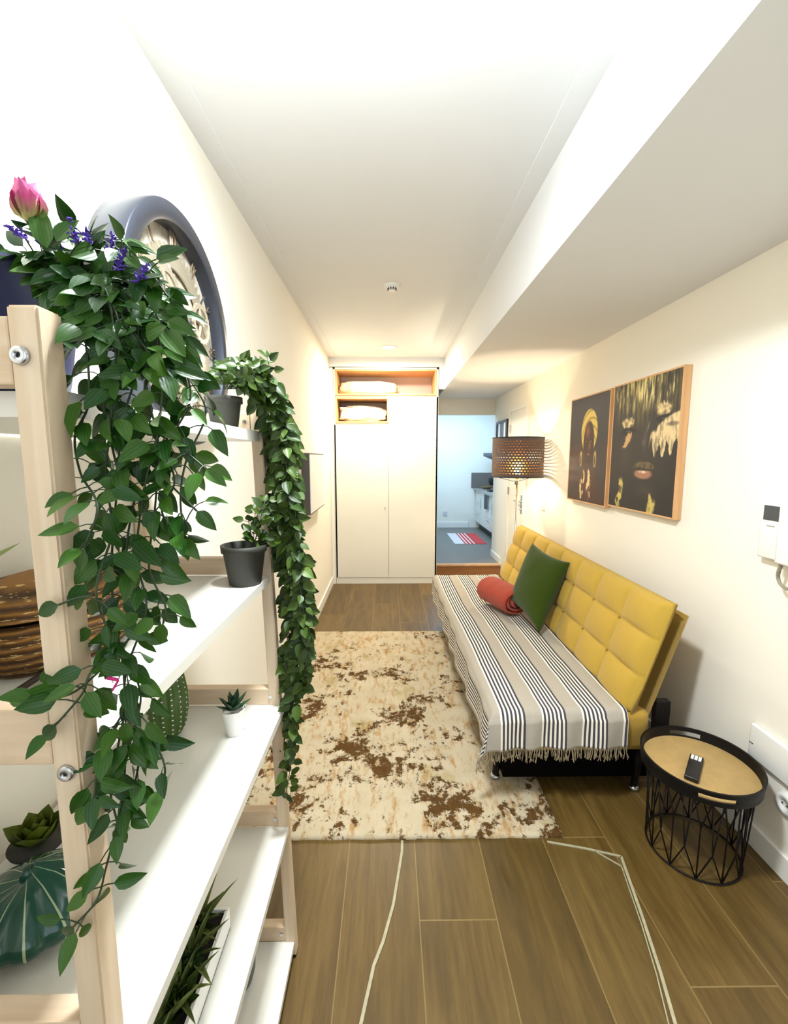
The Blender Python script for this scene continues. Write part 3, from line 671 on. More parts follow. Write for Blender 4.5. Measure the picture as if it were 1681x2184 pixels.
# fourth shelf: white planter with mixed succulents
pl = thing('planter_box', 'long white rectangular planter full of green succulents and grasses on fourth shelf', 'planter', (-0.40, 0.70, 0.419))
bm = B(); x0, x1, y0, y1, z0, z1 = -0.440, -0.345, 0.50, 0.84, 0.4185, 0.470
for a in ((x0, x1, y0, y0 + .006), (x0, x1, y1 - .006, y1), (x0, x0 + .006, y0 + .006, y1 - .006), (x1 - .006, x1, y0 + .006, y1 - .006)): box(bm, a[0], a[1], a[2], a[3], z0, z1)
box(bm, x0, x1, y0, y1, z0 - 0.0003, z0 + 0.003)
obj('box', bm, M['whitep'], pl); obj('soil', bx(x0 + .006, x1 - .006, y0 + .006, y1 - .006, z0 + .01, z1 - .008), M['soil'], pl)
R3 = random.Random(12)
for k in range(15):
    yy = 0.525 + 0.020 * k; xx = -0.392 + R3.uniform(-.025, .025)
    if k % 3 == 2:
        obj('grass_tuft', rosette(50 + k, Vector((xx, yy, z1 - .01)), 20, 0.085, 0.006, 0.05, 1.0, 0.4, 0.3).mesh('grass'), M['agave'], pl, True)
    else:
        obj('succulent', rosette(70 + k, Vector((xx, yy, z1 - .006)), 26, 0.042, 0.012, 0.15, 1.35, 0.4, -0.1).mesh('succulent'), M['leaf2'] if k % 2 else M['succ'], pl, True)
obj('grass_tuft', rosette(99, Vector((-0.395, 0.80, z1 - .01)), 20, 0.10, 0.0055, 0.05, 0.85, 0.4, 0.25).mesh('grass'), M['agave'], pl, True)
# dark pot on the bottom shelf
tag(obj('grey_pot', lathe(B(), [(0, 0), (0.040, 0), (0.048, 0.03), (0.052, 0.09), (0.048, 0.10), (0.044, 0.09), (0, 0.08)], (-0.405, 1.01, 0.056), 40), plain('dark_slate', srgb(62, 66, 76), 0.4), smooth=True), 'dark slate grey rounded pot on the bottom shelf, mostly hidden', 'pot')

# ---------------------------------------------------------------- rug and mat
bm = B(); nx, ny = 60, 90; rx0, rx1, ry0, ry1 = -0.628, 0.655, 1.495, 3.47
gv = [[bm.verts.new((rx0 + (rx1 - rx0) * i / nx + (0.0012 * math.sin(j * 1.7) if i in (0, nx) else 0), ry0 + (ry1 - ry0) * j / ny + (0.0015 * math.sin(i * 0.9) if j in (0, ny) else 0), 0.012 + 0.0015 * noise.noise(Vector((i * .3, j * .3, 0))))) for j in range(ny + 1)] for i in range(nx + 1)]
for i in range(nx):
    for j in range(ny): bm.faces.new((gv[i][j], gv[i+1][j], gv[i+1][j+1], gv[i][j+1]))
ed = [gv[i][0] for i in range(nx + 1)] + [gv[nx][j] for j in range(1, ny + 1)] + [gv[i][ny] for i in range(nx - 1, -1, -1)] + [gv[0][j] for j in range(ny - 1, 0, -1)]
lo = [bm.verts.new((v.co.x, v.co.y, 0.0005)) for v in ed]
for k in range(len(ed)): bm.faces.new((ed[k], lo[k], lo[(k+1) % len(ed)], ed[(k+1) % len(ed)]))
tag(obj('area_rug', bm, M['rug'], smooth=True), 'cream and brown distressed area rug on the floor before the sofa', 'rug')

mt = thing('floor_mat', 'clear see-through floor mat with pale edges on the wooden floor', 'mat', (0.4, 1.0, 0))
cl = NT('clear_vinyl'); cl.b.inputs['Base Color'].default_value = srgb(120, 116, 70); cl.b.inputs['Roughness'].default_value = 0.35; cl.b.inputs['Alpha'].default_value = 0.04
corners = [(0.048, 1.49), (0.44, 1.487), (0.58, 1.480), (0.834, 1.413)]
bm = B(); pg = [(0.047, 1.488), (0.59, 1.477), (0.834, 1.413), (0.69, 0.80), (-0.10, 0.80)]; lo_v = [bm.verts.new((x, y, 0.0008)) for x, y in pg]; hi_v = [bm.verts.new((x, y, 0.0032)) for x, y in pg]
bm.faces.new(hi_v[::-1])
for v in lo_v: bm.verts.remove(v)
obj('clear_sheet', bm, cl.m, mt)
bm = B(); e_ = plain('mat_edge', srgb(172, 166, 136), 0.35, var=0.3, scale=60, bump=0.4)
def strip(bm, pts, w, h=0.004):
    for (a, b) in zip(pts, pts[1:]):
        a = Vector((a[0], a[1], 0)); b = Vector((b[0], b[1], 0)); s = (b - a).normalized().cross(Vector((0, 0, 1))) * w / 2
        hexa(bm, [a - s + Vector((0,0,.0006)), a + s + Vector((0,0,.0006)), b + s + Vector((0,0,.0006)), b - s + Vector((0,0,.0006))], [a - s + Vector((0, 0, h)), a + s + Vector((0, 0, h)), b + s + Vector((0, 0, h)), b - s + Vector((0, 0, h))])
strip(bm, [(0.047, 1.488), (0.045, 1.44), (0.012, 1.25), (-0.02, 1.14), (-0.045, 1.08), (-0.073, 0.952), (-0.10, 0.80)], 0.009)
obj('left_edge', bm, e_, mt)
bm = B(); strip(bm, [(0.59, 1.477), (0.72, 1.447), (0.834, 1.413)], 0.008); strip(bm, [(0.75, 1.436), (0.815, 1.375)], 0.004)
strip(bm, [(0.834, 1.413), (0.79, 1.20), (0.755, 1.05), (0.725, 0.943), (0.69, 0.80)], 0.009); strip(bm, [(0.815, 1.375), (0.775, 1.18), (0.742, 1.05), (0.708, 0.943), (0.675, 0.80)], 0.003)
obj('right_edge', bm, e_, mt)

# ---------------------------------------------------------------- sofa
sf = thing('sofa_bed', 'mustard yellow tufted fabric sofa bed along right wall', 'sofa', (0.75, 2.68, 0))
YS0, YS1 = 1.655, 3.70
obj('seat', bx(0.43, 1.06, YS0, YS1 - 0.03, 0.235, 0.405, bev=0.03), M['yellow2'], sf, True)
def panel(o, up, n, Wd, Hh, T, cols, rows, amp, nu=120, nv=48, edge=0.03):
    """upholstered panel: o = lower near front corner, long side +Y, up = slope, n = outward normal"""
    bm = B(); up = Vector(up).normalized(); n = Vector(n).normalized(); ay = Vector((0, 1, 0)); o = Vector(o)
    def rnd(d): # rounding at the border
        return math.sqrt(max(0.0, 1 - (1 - min(d / edge, 1)) ** 2))
    def h(u, v):
        a = abs(math.sin(PI * u * cols)); b = abs(math.sin(PI * v * rows))
        q = min(rnd(u * Wd), rnd((1 - u) * Wd), rnd(v * Hh), rnd((1 - v) * Hh))
        return T * 0.5 * q + amp * (min(a, 1) ** 0.45) * (min(b, 1) ** 0.45) * q - amp * .5
    fr = [[bm.verts.new(o + ay * (Wd * i / nu) + up * (Hh * j / nv) - n * T * .5 + n * h(i / nu, j / nv)) for j in range(nv + 1)] for i in range(nu + 1)]
    bkk = [[bm.verts.new(o + ay * (Wd * i / 12) + up * (Hh * j / 4) - n * T * (0.5 + 0.5 * min(rnd(i / 12 * Wd), rnd((1 - i / 12) * Wd), rnd(j / 4 * Hh), rnd((1 - j / 4) * Hh)))) for j in range(5)] for i in range(13)]
    for g, nn, mm, flip in ((fr, nu, nv, False), (bkk, 12, 4, True)):
        for i in range(nn):
            for j in range(mm):
                q = (g[i][j], g[i+1][j], g[i+1][j+1], g[i][j+1]); bm.faces.new(q if not flip else q[::-1])
    # side walls
    bor = [(0, 0, 1, 0)]
    def border(g, nn, mm): return [[g[i][0] for i in range(nn + 1)], [g[nn][j] for j in range(mm + 1)], [g[i][mm] for i in range(nn, -1, -1)], [g[0][j] for j in range(mm, -1, -1)]]
    for fs, bs in zip(border(fr, nu, nv), border(bkk, 12, 4)):
        k = (len(fs) - 1) // (len(bs) - 1)
        for b in range(len(bs) - 1): bm.faces.new([bs[b]] + [bs[b + 1]] + [fs[q] for q in range((b + 1) * k, b * k - 1, -1)])
    return bm
upv = (0.145, 0, 0.464); nv_ = (-0.954, 0, 0.298)
obj('backrest', panel((0.94, YS0 + 0.005, 0.405), upv, nv_, YS1 - YS0 - 0.01, 0.487, 0.075, 8, 3, 0.028, 160, 60, 0.03), M['yellow'], sf, True)
obj('back_frame', panel((0.988, YS0 + 0.03, 0.335), upv, nv_, YS1 - YS0 - 0.02, 0.505, 0.125, 1, 1, 0.004, 48, 16, 0.02), M['yellow2'], sf, True)
for k in range(1, 8):
    for j in (1, 2):
        bm = B()
        c = Vector((0.94, YS0 + 0.005, 0.405)) + Vector(upv).normalized() * (0.487 * j / 3) + Vector((0, (YS1 - YS0 - 0.01) * k / 8, 0)) - Vector(nv_).normalized() * 0.006
        bmesh.ops.create_icosphere(bm, subdivisions=2, radius=0.006, matrix=Matrix.Translation(c)); obj('tuft_button', bm, M['yellow2'], sf, True)
obj('under_seat_shade_block', bx(0.49, 1.13, YS0 + 0.09, YS1 - 0.10, 0.055, 0.234, bev=0.004), plain('under_seat_shade_black', srgb(10, 9, 9), 0.95, spec=0.05), sf)  # added black block standing in for the deep shade under the seat
for x, y in ((0.47, 1.80), (0.47, 3.55), (1.06, 1.74), (1.06, 3.62)):
    lg = obj('leg', tube(B(), [(x + .02, y, 0.24), (x, y, 0.014)], 0.019, 16, True, 0.014), M['black'], sf, True)
    obj('leg_foot', lathe(B(), [(0, 0), (0.020, 0), (0.022, 0.012), (0.014, 0.02), (0, 0.02)], (x, y, 0.0005 + (0.0135 if x < .6 else 0)), 20), M['chrome'], lg, True)
obj('hinge_bracket', box(bx(1.09, 1.15, YS0 + 0.02, YS0 + 0.05, 0.20, 0.44, bev=0.004), 1.02, 1.14, YS0 + 0.02, YS0 + 0.05, 0.18, 0.22), M['black'], sf)

# ---------------------------------------------------------------- striped throw
tw = thing('striped_throw', 'grey cotton throw with dark and white stripes and fringe covering sofa seat', 'throw blanket', (0.7, 2.6, 0.42))
ZT = 0.422; YE = 1.635; YF_ = 3.66
def xe(y): return 0.405 + 0.0 * y - 0.028 * (y - 1.66) / 2.0
def xb(y): return 0.955 - 0.02 * (y - 1.66) / 2
def fold(d, r=0.035):  # distance past an edge -> (out, down)
    if d <= 0: return 0.0, 0.0
    a = min(d / r, PI / 2); o_ = r * math.sin(a); dn = r * (1 - math.cos(a)); rest = max(0, d - r * PI / 2)
    return o_ + rest * 0.06, dn + rest
NU, NV = 110, 230; U0, U1 = -0.19, 0.535   # u: metres from the front edge; minus hangs over the front
V0, V1 = -0.17, YF_ - YE
def throw_pt(u, v):
    y = YE + 0.035 + max(v, 0) if v >= 0 else YE + 0.035; out_y, dn_y = fold(-v) if v < 0 else (0, 0)
    y -= out_y
    xx = xe(max(v, 0) + YE)
    if u >= 0: x = xx + 0.035 + u * ((xb(y) - xx - 0.035) / 0.535); out_x, dn_x = 0, 0
    else: out_x, dn_x = fold(-u); x = xx + 0.035 - out_x
    dn = max(dn_x, dn_y) + 0.25 * min(dn_x, dn_y)
    if dn_x > 0 and dn_y > 0: x -= min(dn_x, dn_y) * 0.30; y -= min(dn_x, dn_y) * 0.05
    nz = noise.noise(Vector((x * 7, y * 3.5, 1.0))); nz2 = noise.noise(Vector((x * 16, y * 9, 4.0)))
    z = ZT + 0.006 * nz + 0.003 * nz2 - dn
    if dn < 0.01: z -= 0.012 * max(0, noise.noise(Vector((x * 3, y * 1.5, 9)))) ; z += 0.010 * math.exp(-((u - 0.5) / 0.06) ** 2)
    if dn_y > 0.03: y += 0.008 * math.sin(x * 42 + 2 * nz) * min(1, dn_y / 0.1) - 0.006
    if dn_x > 0.03: x += 0.008 * math.sin(y * 21 + 2 * nz) * min(1, dn_x / 0.1) - 0.006
    return Vector((x, y, z))
bm = B(); uvl = bm.loops.layers.uv.new('uv'); g = []
for i in range(NU + 1):
    u = U0 + (U1 - U0) * i / NU; row = []
    for j in range(NV + 1):
        f = (j / NV); v = V0 + (V1 - V0) * f
        row.append((bm.verts.new(throw_pt(u, v)), u, v))
    g.append(row)
for i in range(NU):
    for j in range(NV):
        q = (g[i][j], g[i+1][j], g[i+1][j+1], g[i][j+1]); f_ = bm.faces.new([a[0] for a in q])
        for lp, a in zip(f_.loops, q): lp[uvl].uv = (a[1] + 0.006 * noise.noise(Vector((a[1] * 3, a[2] * 2, 7))) + 0.012 * noise.noise(Vector((0.3, a[2] * 1.1, 2))) , a[2])
cl_ = obj('cloth', bm, M['throw'], tw, True)
m_ = cl_.modifiers.new('thick', 'SOLIDIFY'); m_.thickness = 0.003; m_.offset = -1
bm = B(); R5 = random.Random(8)
for k in range(120):
    u = U0 + (U1 - U0) * (k + .5) / 120; a = throw_pt(u, V0); L_ = R5.uniform(0.03, 0.055)
    p1 = a + Vector((R5.uniform(-.006, .006), R5.uniform(-.006, .004), -L_ * .5)); p2 = p1 + Vector((R5.uniform(-.008, .008), R5.uniform(-.008, .006), -L_ * .5))
    tube(bm, [a + Vector((0, 0, .003)), p1, p2], 0.0017, 4); tube(bm, [a + Vector((.001, 0, .003)), p1, p2 + Vector((R5.uniform(-.01, .01), 0, .004))], 0.0011, 4)
obj('fringe', bm, M['fringe'], tw)

# ---------------------------------------------------------------- cushion and rolled blanket
def pillow(corners, T, nu=36):
    """corners: 4 world points in order; puffed"""
    a, b, c, d = [Vector(p) for p in corners]; n = (b - a).cross(d - a).normalized(); bm = B(); sides = []
    for sg in (1, -1):
        g = []
        for i in range(nu + 1):
            row = []
            for j in range(nu + 1):
                s, t_ = i / nu, j / nu; e1 = 4 * s * (1 - s); e2 = 4 * t_ * (1 - t_)
                s2 = 0.5 + (s - .5) * (1 - 0.10 * e2); t2 = 0.5 + (t_ - .5) * (1 - 0.10 * e1)
                p = a.lerp(b, s2).lerp(d.lerp(c, s2), t2)
                row.append(bm.verts.new(p + n * sg * T * (e1 * e2) ** 0.42 * (1 + .06 * noise.noise(p * 9)) * .5))
            g.append(row)
        for i in range(nu):
            for j in range(nu):
                q = (g[i][j], g[i+1][j], g[i+1][j+1], g[i][j+1]); bm.faces.new(q if sg > 0 else q[::-1])
    bmesh.ops.remove_doubles(bm, verts=bm.verts, dist=0.0008); return bm
pcs = [at(1136, 1158, 2.86), at(1216, 1200, 2.50), at(1150, 1350, 2.34), at(1088, 1282, 2.72)]
tag(obj('throw_pillow', pillow(pcs, 0.17), M['green'], smooth=True), 'dark green square throw pillow leaning against yellow sofa back', 'pillow')
# rolled blanket: spiral section extruded
A0, A1 = Vector((0.690, 2.99, 0.520)), Vector((0.805, 2.67, 0.515)); axd = (A1 - A0).normalized(); ux = axd.cross(Vector((0, 0, 1))).normalized(); uz = ux.cross(axd).normalized()
bm = B(); K = 150; turns = 3.1; rows_ = []
for j in range(25):
    f = j / 24; c = A0.lerp(A1, f); e = math.sqrt(max(0, 1 - (2 * f - 1) ** 8)) * 0.12 + 0.88; row = []
    for k in range(K + 1):
        th = k / K * turns * 2 * PI + 2.2; r = (0.014 + 0.080 * k / K) * e
        nz = 0.006 * noise.noise(Vector((f * 4, th, 0))) * (k / K)
        row.append((c + (ux * math.cos(th) * (r + nz) * 1.12 + uz * math.sin(th) * (r + nz) * 0.94) + axd * (0.010 * math.sin(th * 1.3) if j == 24 else 0)))
    rows_.append(row)
vv = [[bm.verts.new(p) for p in row] for row in rows_]
for j in range(24):
    for k in range(K): bm.faces.new((vv[j][k], vv[j+1][k], vv[j+1][k+1], vv[j][k+1]))
bl = tag(obj('rolled_blanket', bm, M['coral'], smooth=True), 'coral red rolled fleece blanket lying on the striped throw', 'blanket')
m_ = bl.modifiers.new('thick', 'SOLIDIFY'); m_.thickness = 0.015; m_.offset = 0
m_ = bl.modifiers.new('soft', 'SUBSURF'); m_.levels = m_.render_levels = 1

# ---------------------------------------------------------------- floor lamp
lx, ly = 1.105, 3.80; SR, Z0, Z1 = 0.215, 1.262, 1.592
lm = thing('floor_lamp', 'floor lamp with steel pole and dark perforated drum shade, lit', 'lamp', (lx, ly, 0))
def holes(name, c, metal, rough):
    t = NT(name); uv = t.n('UVMap'); uv.uv_map = 'uv'; s = t.n('SeparateXYZ'); t.l(uv.outputs[0], s.inputs[0])
    rowi = t.math('FLOOR', t.math('MULTIPLY', s.outputs[1], 15)); fy = t.math('FRACT', t.math('MULTIPLY', s.outputs[1], 15))
    fx = t.math('FRACT', t.math('ADD', t.math('MULTIPLY', s.outputs[0], 50), t.math('MULTIPLY', rowi, 0.5)))
    hx = t.math('LESS_THAN', t.math('ABSOLUTE', t.math('SUBTRACT', fx, 0.5)), 0.28); hy = t.math('LESS_THAN', t.math('ABSOLUTE', t.math('SUBTRACT', fy, 0.5)), 0.15)
    rim = t.math('LESS_THAN', t.math('ABSOLUTE', t.math('SUBTRACT', s.outputs[1], 0.5)), 0.455)
    hole = t.math('MULTIPLY', t.math('MULTIPLY', hx, hy), rim); t.l(t.math('SUBTRACT', 1.0, hole), t.b.inputs['Alpha'])
    t.col(c); t.b.inputs['Metallic'].default_value = metal; t.b.inputs['Roughness'].default_value = rough; return t.m
def shell(r):
    bm = B(); uvl = bm.loops.layers.uv.new('uv'); n = 96
    lo = [bm.verts.new((lx + r * math.cos(2*PI*k/n), ly + r * math.sin(2*PI*k/n), Z0)) for k in range(n)]; hi = [bm.verts.new((lx + r * math.cos(2*PI*k/n), ly + r * math.sin(2*PI*k/n), Z1)) for k in range(n)]
    for k in range(n):
        f_ = bm.faces.new((lo[k], lo[(k+1)%n], hi[(k+1)%n], hi[k]))
        for lp, q in zip(f_.loops, ((k, 0), (k+1, 0), (k+1, 1), (k, 1))): lp[uvl].uv = (q[0] / n, q[1])
    return bm
sh = obj('lamp_shade', shell(SR), holes('shade_outer', srgb(92, 78, 74), 0.0, 0.7), lm, True)
obj('shade_lining', shell(SR - 0.0015), holes('shade_brass', srgb(170, 120, 46), 0.95, 0.2), sh, True)
bm = B()
for z in (Z0, Z1): obj('shade_ring', lathe(B(), [(SR - .003, z - .003), (SR + .002, z - .003), (SR + .002, z + .004), (SR - .003, z + .004), (SR - .003, z - .003)], (lx, ly, 0), 96), M['black'], sh)
for k in range(3):
    a = 2 * PI * k / 3 + .5; tube(bm, [(lx, ly, Z0 - 0.045), (lx + SR * .98 * math.cos(a), ly + SR * .98 * math.sin(a), Z0)], 0.0022, 6)
obj('shade_spider', bm, M['black'], sh)
obj('pole', tube(B(), [(lx, ly, 0.02), (lx, ly, Z0 - 0.06)], 0.0095, 14), M['chrome'], lm, True)
obj('socket', tube(B(), [(lx, ly, Z0 - 0.065), (lx, ly, Z0 + 0.0)], 0.019, 16), M['chrome'], lm, True)
obj('base', lathe(B(), [(0, 0), (0.13, 0), (0.132, 0.012), (0.02, 0.024), (0, 0.024)], (lx, ly, 0.0006), 48), M['chrome'], lm, True)
bm = B(); bmesh.ops.create_uvsphere(bm, u_segments=20, v_segments=14, radius=0.028, matrix=Matrix.Translation((lx, ly, Z0 + 0.035)))
obj('bulb', bm, emis('lit_bulb', (1, 0.82, 0.5, 1), 40), lm, True)
light('floor_lamp_light', 'POINT', (lx, ly, Z0 + 0.085), 13, (1.0, 0.84, 0.58), size=0.03)

# ---------------------------------------------------------------- pictures on the right wall
def clamp(x): return max(0.0, min(1.0, x))
def el(x, y, cx, cy, rx, ry, soft=0.15, rot=0.0):
    dx, dy = x - cx, y - cy; c, s = math.cos(rot), math.sin(rot); dx, dy = (dx * c + dy * s) / rx, (-dx * s + dy * c) / ry
    return clamp((1 - math.hypot(dx, dy)) / soft)
def mixc(a, b, t_): return [a[i] * (1 - t_) + b[i] * t_ for i in range(3)]
def fb(x, y, s, z=0.0): return noise.fractal(Vector((x * s, y * s, z)), 0.9, 2.1, 5)
def paint_a(x, y):   # standing figure with a gold head wrap; x,y in 0..1, y down
    c = mixc((46, 43, 46), (66, 40, 30), clamp(fb(x, y, 2.2) + 0.3 + (y - .5)) * (1 if y > .45 else .25))
    body = el(x, y, .52, .80, .30, .22, .5); c = mixc(c, (84, 46, 26), body * .6)
    neck = el(x, y, .52, .60, .085, .14, .4); c = mixc(c, (70, 38, 22), neck)
    wrap = el(x, y, .535, .33, .215, .215, .06); c = mixc(c, (212, 184, 84), wrap)
    if wrap > 0: c = mixc(c, (120, 92, 30), clamp(math.sin((math.hypot(x - .60, (y - .52) * .9)) * 95) - .35) * wrap)
    face = el(x, y, .535, .425, .145, .20, .10); c = mixc(c, mixc((54, 27, 16), (128, 76, 44), clamp(el(x, y, .50, .33, .09, .10, .9) + el(x, y, .57, .46, .04, .07, .9))), face)
    for ex in (.485, .595): c = mixc(c, (24, 14, 12), el(x, y, ex, .415, .035, .012, .4)); c = mixc(c, (190, 150, 110), el(x, y, ex, .422, .016, .006, .5))
    c = mixc(c, (140, 70, 50), el(x, y, .54, .545, .04, .015, .4)); c = mixc(c, (120, 74, 46), el(x, y, .54, .48, .018, .045, .9) * .7)
    for ex in (.345, .715):
        e = el(x, y, ex, .59, .035, .085, .2) * (1 - el(x, y, ex, .60, .018, .055, .2)); c = mixc(c, (196, 160, 84), e)
    if y > .66:
        hand = max(el(x, y, .40, .84, .07, .16, .2, .25), el(x, y, .58, .83, .07, .16, .2, -.2)); c = mixc(c, (84, 50, 34), hand)
        gold = clamp((fb(x * 1.6, y, 9, 3) - .05) * 5) * clamp(hand * 1.5); c = mixc(c, (226, 200, 140), gold)
    return c
def paint_b(x, y):   # close-up face with gold leaf
    c = (32, 29, 28); c = mixc(c, (58, 52, 48), clamp(el(x, y, .5, .5, .5, .55, .9)) * .45)
    c = mixc(c, (74, 66, 60), el(x, y, .56, .46, .05, .14, .9) * .9); c = mixc(c, (96, 84, 80), el(x, y, .54, .48, .035, .03, .8) * .7)
    c = mixc(c, (64, 58, 54), el(x, y, .25, .55, .13, .2, .9) * .5); c = mixc(c, (66, 60, 56), el(x, y, .60, .84, .2, .07, .9) * .6)
    st = clamp(fb(x * 9, y * 0.8, 3.2, 5) * 1.6 + .35) * clamp((.40 - y) / .25) * clamp(1.25 - abs(x - .42) * 1.5)
    c = mixc(c, (140, 122, 56), st)
    s2 = clamp(fb(x * 8, y * 1.5, 4, 9) * 1.6 + .55 - abs(x - .58) * 2.6) * clamp((.27 - y) / .12); c = mixc(c, (222, 204, 130), s2)
    s3 = clamp(fb(x * 9, y * 1.5, 4, 2) * 1.6 + .30 - abs(x - .28) * 4) * clamp((.25 - y) / .14); c = mixc(c, (216, 196, 116), s3)
    for cx, cy, rx, ry in ((.27, .315, .12, .046), (.80, .25, .11, .052)):
        c = mixc(c, (224, 196, 140), el(x + .02 * fb(x, y, 20), y + .02 * fb(y, x, 26), cx, cy, rx, ry, .3) * clamp(.95 + fb(x, y, 18))); c = mixc(c, (12, 11, 12), el(x, y, cx + .02, cy + .068, rx * 1.25, .034, .3))
        c = mixc(c, (120, 116, 110), el(x, y, cx + .02, cy + .068, rx * .5, .008, .5) * .6)
    jag = .05 * math.sin(x * 60) + .04 * fb(x * 2, y, 12)
    ck = el(x, y + jag * clamp((y - .36) / .1), .90, .41, .30, .115, .12, -.30); c = mixc(c, (226, 200, 150), ck * clamp(.95 + .8 * fb(x * 3, y, 9, 2)))
    c = mixc(c, (40, 34, 30), ck * el(x, y, .92, .36, .10, .02, .5) * .5)
    c = mixc(c, (200, 156, 100), el(x + .03 * fb(x, y, 14), y + .03 * fb(y, x, 14, 3), .27, .455, .11, .036, .3, -.75))
    c = mixc(c, (160, 150, 140), el(x, y, .60, .36, .012, .06, .6, .35) * .6)
    up_ = max(el(x, y, .50, .655, .10, .035, .25, -.15), el(x, y, .63, .655, .10, .035, .25, .15)); lo_ = el(x, y, .56, .715, .155, .045, .3)
    c = mixc(c, (104, 88, 56), up_ * clamp(.8 + fb(x, y, 20))); c = mixc(c, (160, 112, 88), lo_); c = mixc(c, (236, 214, 184), el(x, y, .55, .700, .09, .014, .6) * clamp(.8 + fb(x, y, 22))); c = mixc(c, (18, 14, 12), el(x, y, .56, .682, .19, .009, .4))
    for cx, cy, rx, ry, ro in ((.20, .90, .055, .16, .16), (.70, .945, .065, .10, .1)):
        c = mixc(c, (200, 178, 96), el(x + .05 * fb(x, y, 9, 4), y, cx, cy, rx, ry, .25, ro) * clamp(.9 + 1.2 * fb(x, y, 16, 6)))
    return c
def picture(name, label, y0, y1, z0, z1, fn):
    t = thing(name, label, 'picture', (XR, (y0 + y1) / 2, z0), 'pair of dark portraits over the sofa'); th = 0.008; xf = XR - 0.036
    bm = B(); box(bm, xf - .001, XR - .002, y0, y0 + th, z0, z1); box(bm, xf - .001, XR - .002, y1 - th, y1, z0, z1); box(bm, xf - .001, XR - .002, y0 + th, y1 - th, z0, z0 + th); box(bm, xf - .001, XR - .002, y0 + th, y1 - th, z1 - th, z1)
    obj('picture_frame', bm, M['oak'], t)
    nx, nz = 150, 190; me = bpy.data.meshes.new('canvas'); vs, fs, cs = [], [], []
    ya, yb, za, zb = y0 + th, y1 - th, z0 + th, z1 - th
    for j in range(nz + 1):
        for i in range(nx + 1):
            vs.append((xf, yb + (ya - yb) * i / nx, zb + (za - zb) * j / nz)); c = fn(i / nx, j / nz); cs.append(srgb(*[max(0, min(255, q)) for q in c]))
    for j in range(nz):
        for i in range(nx): a = j * (nx + 1) + i; fs.append((a, a + nx + 1, a + nx + 2, a + 1))
    b0 = len(vs)
    for v in (vs[0], vs[nx], vs[nz * (nx + 1) + nx], vs[nz * (nx + 1)]): vs.append((XR - 0.004, v[1], v[2]))
    cs += [(0.1, 0.1, 0.1, 1)] * 4; fs.append((b0, b0 + 1, b0 + 2, b0 + 3))
    me.from_pydata(vs, [], fs); ca = me.color_attributes.new('paint', 'FLOAT_COLOR', 'POINT')
    for i, c in enumerate(cs): ca.data[i].color = c
    me.update(); o = obj('canvas', me, CANV, t); return t
cm = NT('printed_canvas'); an = cm.n('Attribute', attribute_name='paint'); cm.l(an.outputs['Color'], cm.b.inputs['Base Color']); cm.b.inputs['Roughness'].default_value = 0.6; cm.bump(cm.noise(cm.coords(), 700, 2), 0.15, 0.001); CANV = cm.m
picture('framed_picture', 'dark portrait of person in gold head wrap in thin oak frame, left of two', 2.655, 3.225, 1.125, 1.835, paint_a)
picture('framed_picture', 'dark close-up face with gold leaf in thin oak frame, nearer of two', 2.005, 2.62, 1.142, 1.838, paint_b)
# small framed picture further down the wall
t = thing('dark_framed_picture', 'small black framed picture with pale stripes on wall by kitchen opening', 'picture', (XR, 5.3, 1.5))
bm = B(); box(bm, XR - .02, XR - .001, 5.05, 5.08, 1.45, 1.86); box(bm, XR - .02, XR - .001, 5.52, 5.55, 1.45, 1.86); box(bm, XR - .02, XR - .001, 5.08, 5.52, 1.83, 1.86); box(bm, XR - .02, XR - .001, 5.08, 5.52, 1.45, 1.48)
obj('picture_frame', bm, plain('dark_brown_frame', srgb(52, 36, 34), 0.5), t)
obj('print', bx(XR - .012, XR - .006, 5.08, 5.52, 1.48, 1.83), plain('slate_print', srgb(70, 80, 96), 0.5), t)
for y_ in (5.13, 5.38): obj('stripe', bx(XR - .014, XR - .012, y_, y_ + .07, 1.48, 1.83), M['whitep'], t)
tag(obj('light_switch', box(bx(XR - .008, XR, 3.77, 3.85, 0.97, 1.05, bev=.002), XR - .012, XR - .008, 3.785, 3.835, 0.985, 1.035), M['whitep']), 'white square light switch on right wall near the lamp', 'switch')

# ---------------------------------------------------------------- intercom
ic = thing('intercom', 'white wall intercom with grey screen and handset on right wall', 'intercom', (XR, 1.45, 1.07))
obj('body', bx(XR - .032, XR, 1.36, 1.535, 1.078, 1.278, bev=0.006), M['whitep'], ic, True)
obj('screen', bx(XR - .0335, XR - .031, 1.448, 1.522, 1.213, 1.264), M['screen'], ic)
obj('button', bx(XR - .034, XR - .031, 1.475, 1.505, 1.192, 1.196), plain('grey_button', srgb(170, 168, 160), 0.5), ic)
obj('handset', bx(XR - .060, XR - .032, 1.37, 1.435, 1.075, 1.275, bev=0.010), M['whitep'], ic, True)
obj('handset_slot', bx(XR - .0335, XR - .031, 1.436, 1.440, 1.155, 1.175), M['screen'], ic)
cpts = smoothline([(XR - .045, 1.418, 1.078), (XR - .045, 1.425, 1.055), (XR - .04, 1.432, 1.030), (XR - .04, 1.420, 1.008), (XR - .04, 1.39, 1.000), (XR - .04, 1.35, 1.02), (XR - .04, 1.33, 1.06)], 8)
bm = B(); tube(bm, cpts, 0.0045, 8)
n = len(cpts)
cc_ = []
for k in range(n * 6):
    f = k / (n * 6 - 1) * (n - 1); i = min(int(f), n - 2); p = cpts[i].lerp(cpts[i + 1], f - i); a = k * 1.1
    cc_.append(p + Vector((math.cos(a) * .0055, math.sin(a) * .0035, math.sin(a) * .0045)))
tube(bm, cc_, 0.0018, 5)
obj('cord', bm, plain('grey_cord', srgb(150, 142, 120), 0.5), ic, True)

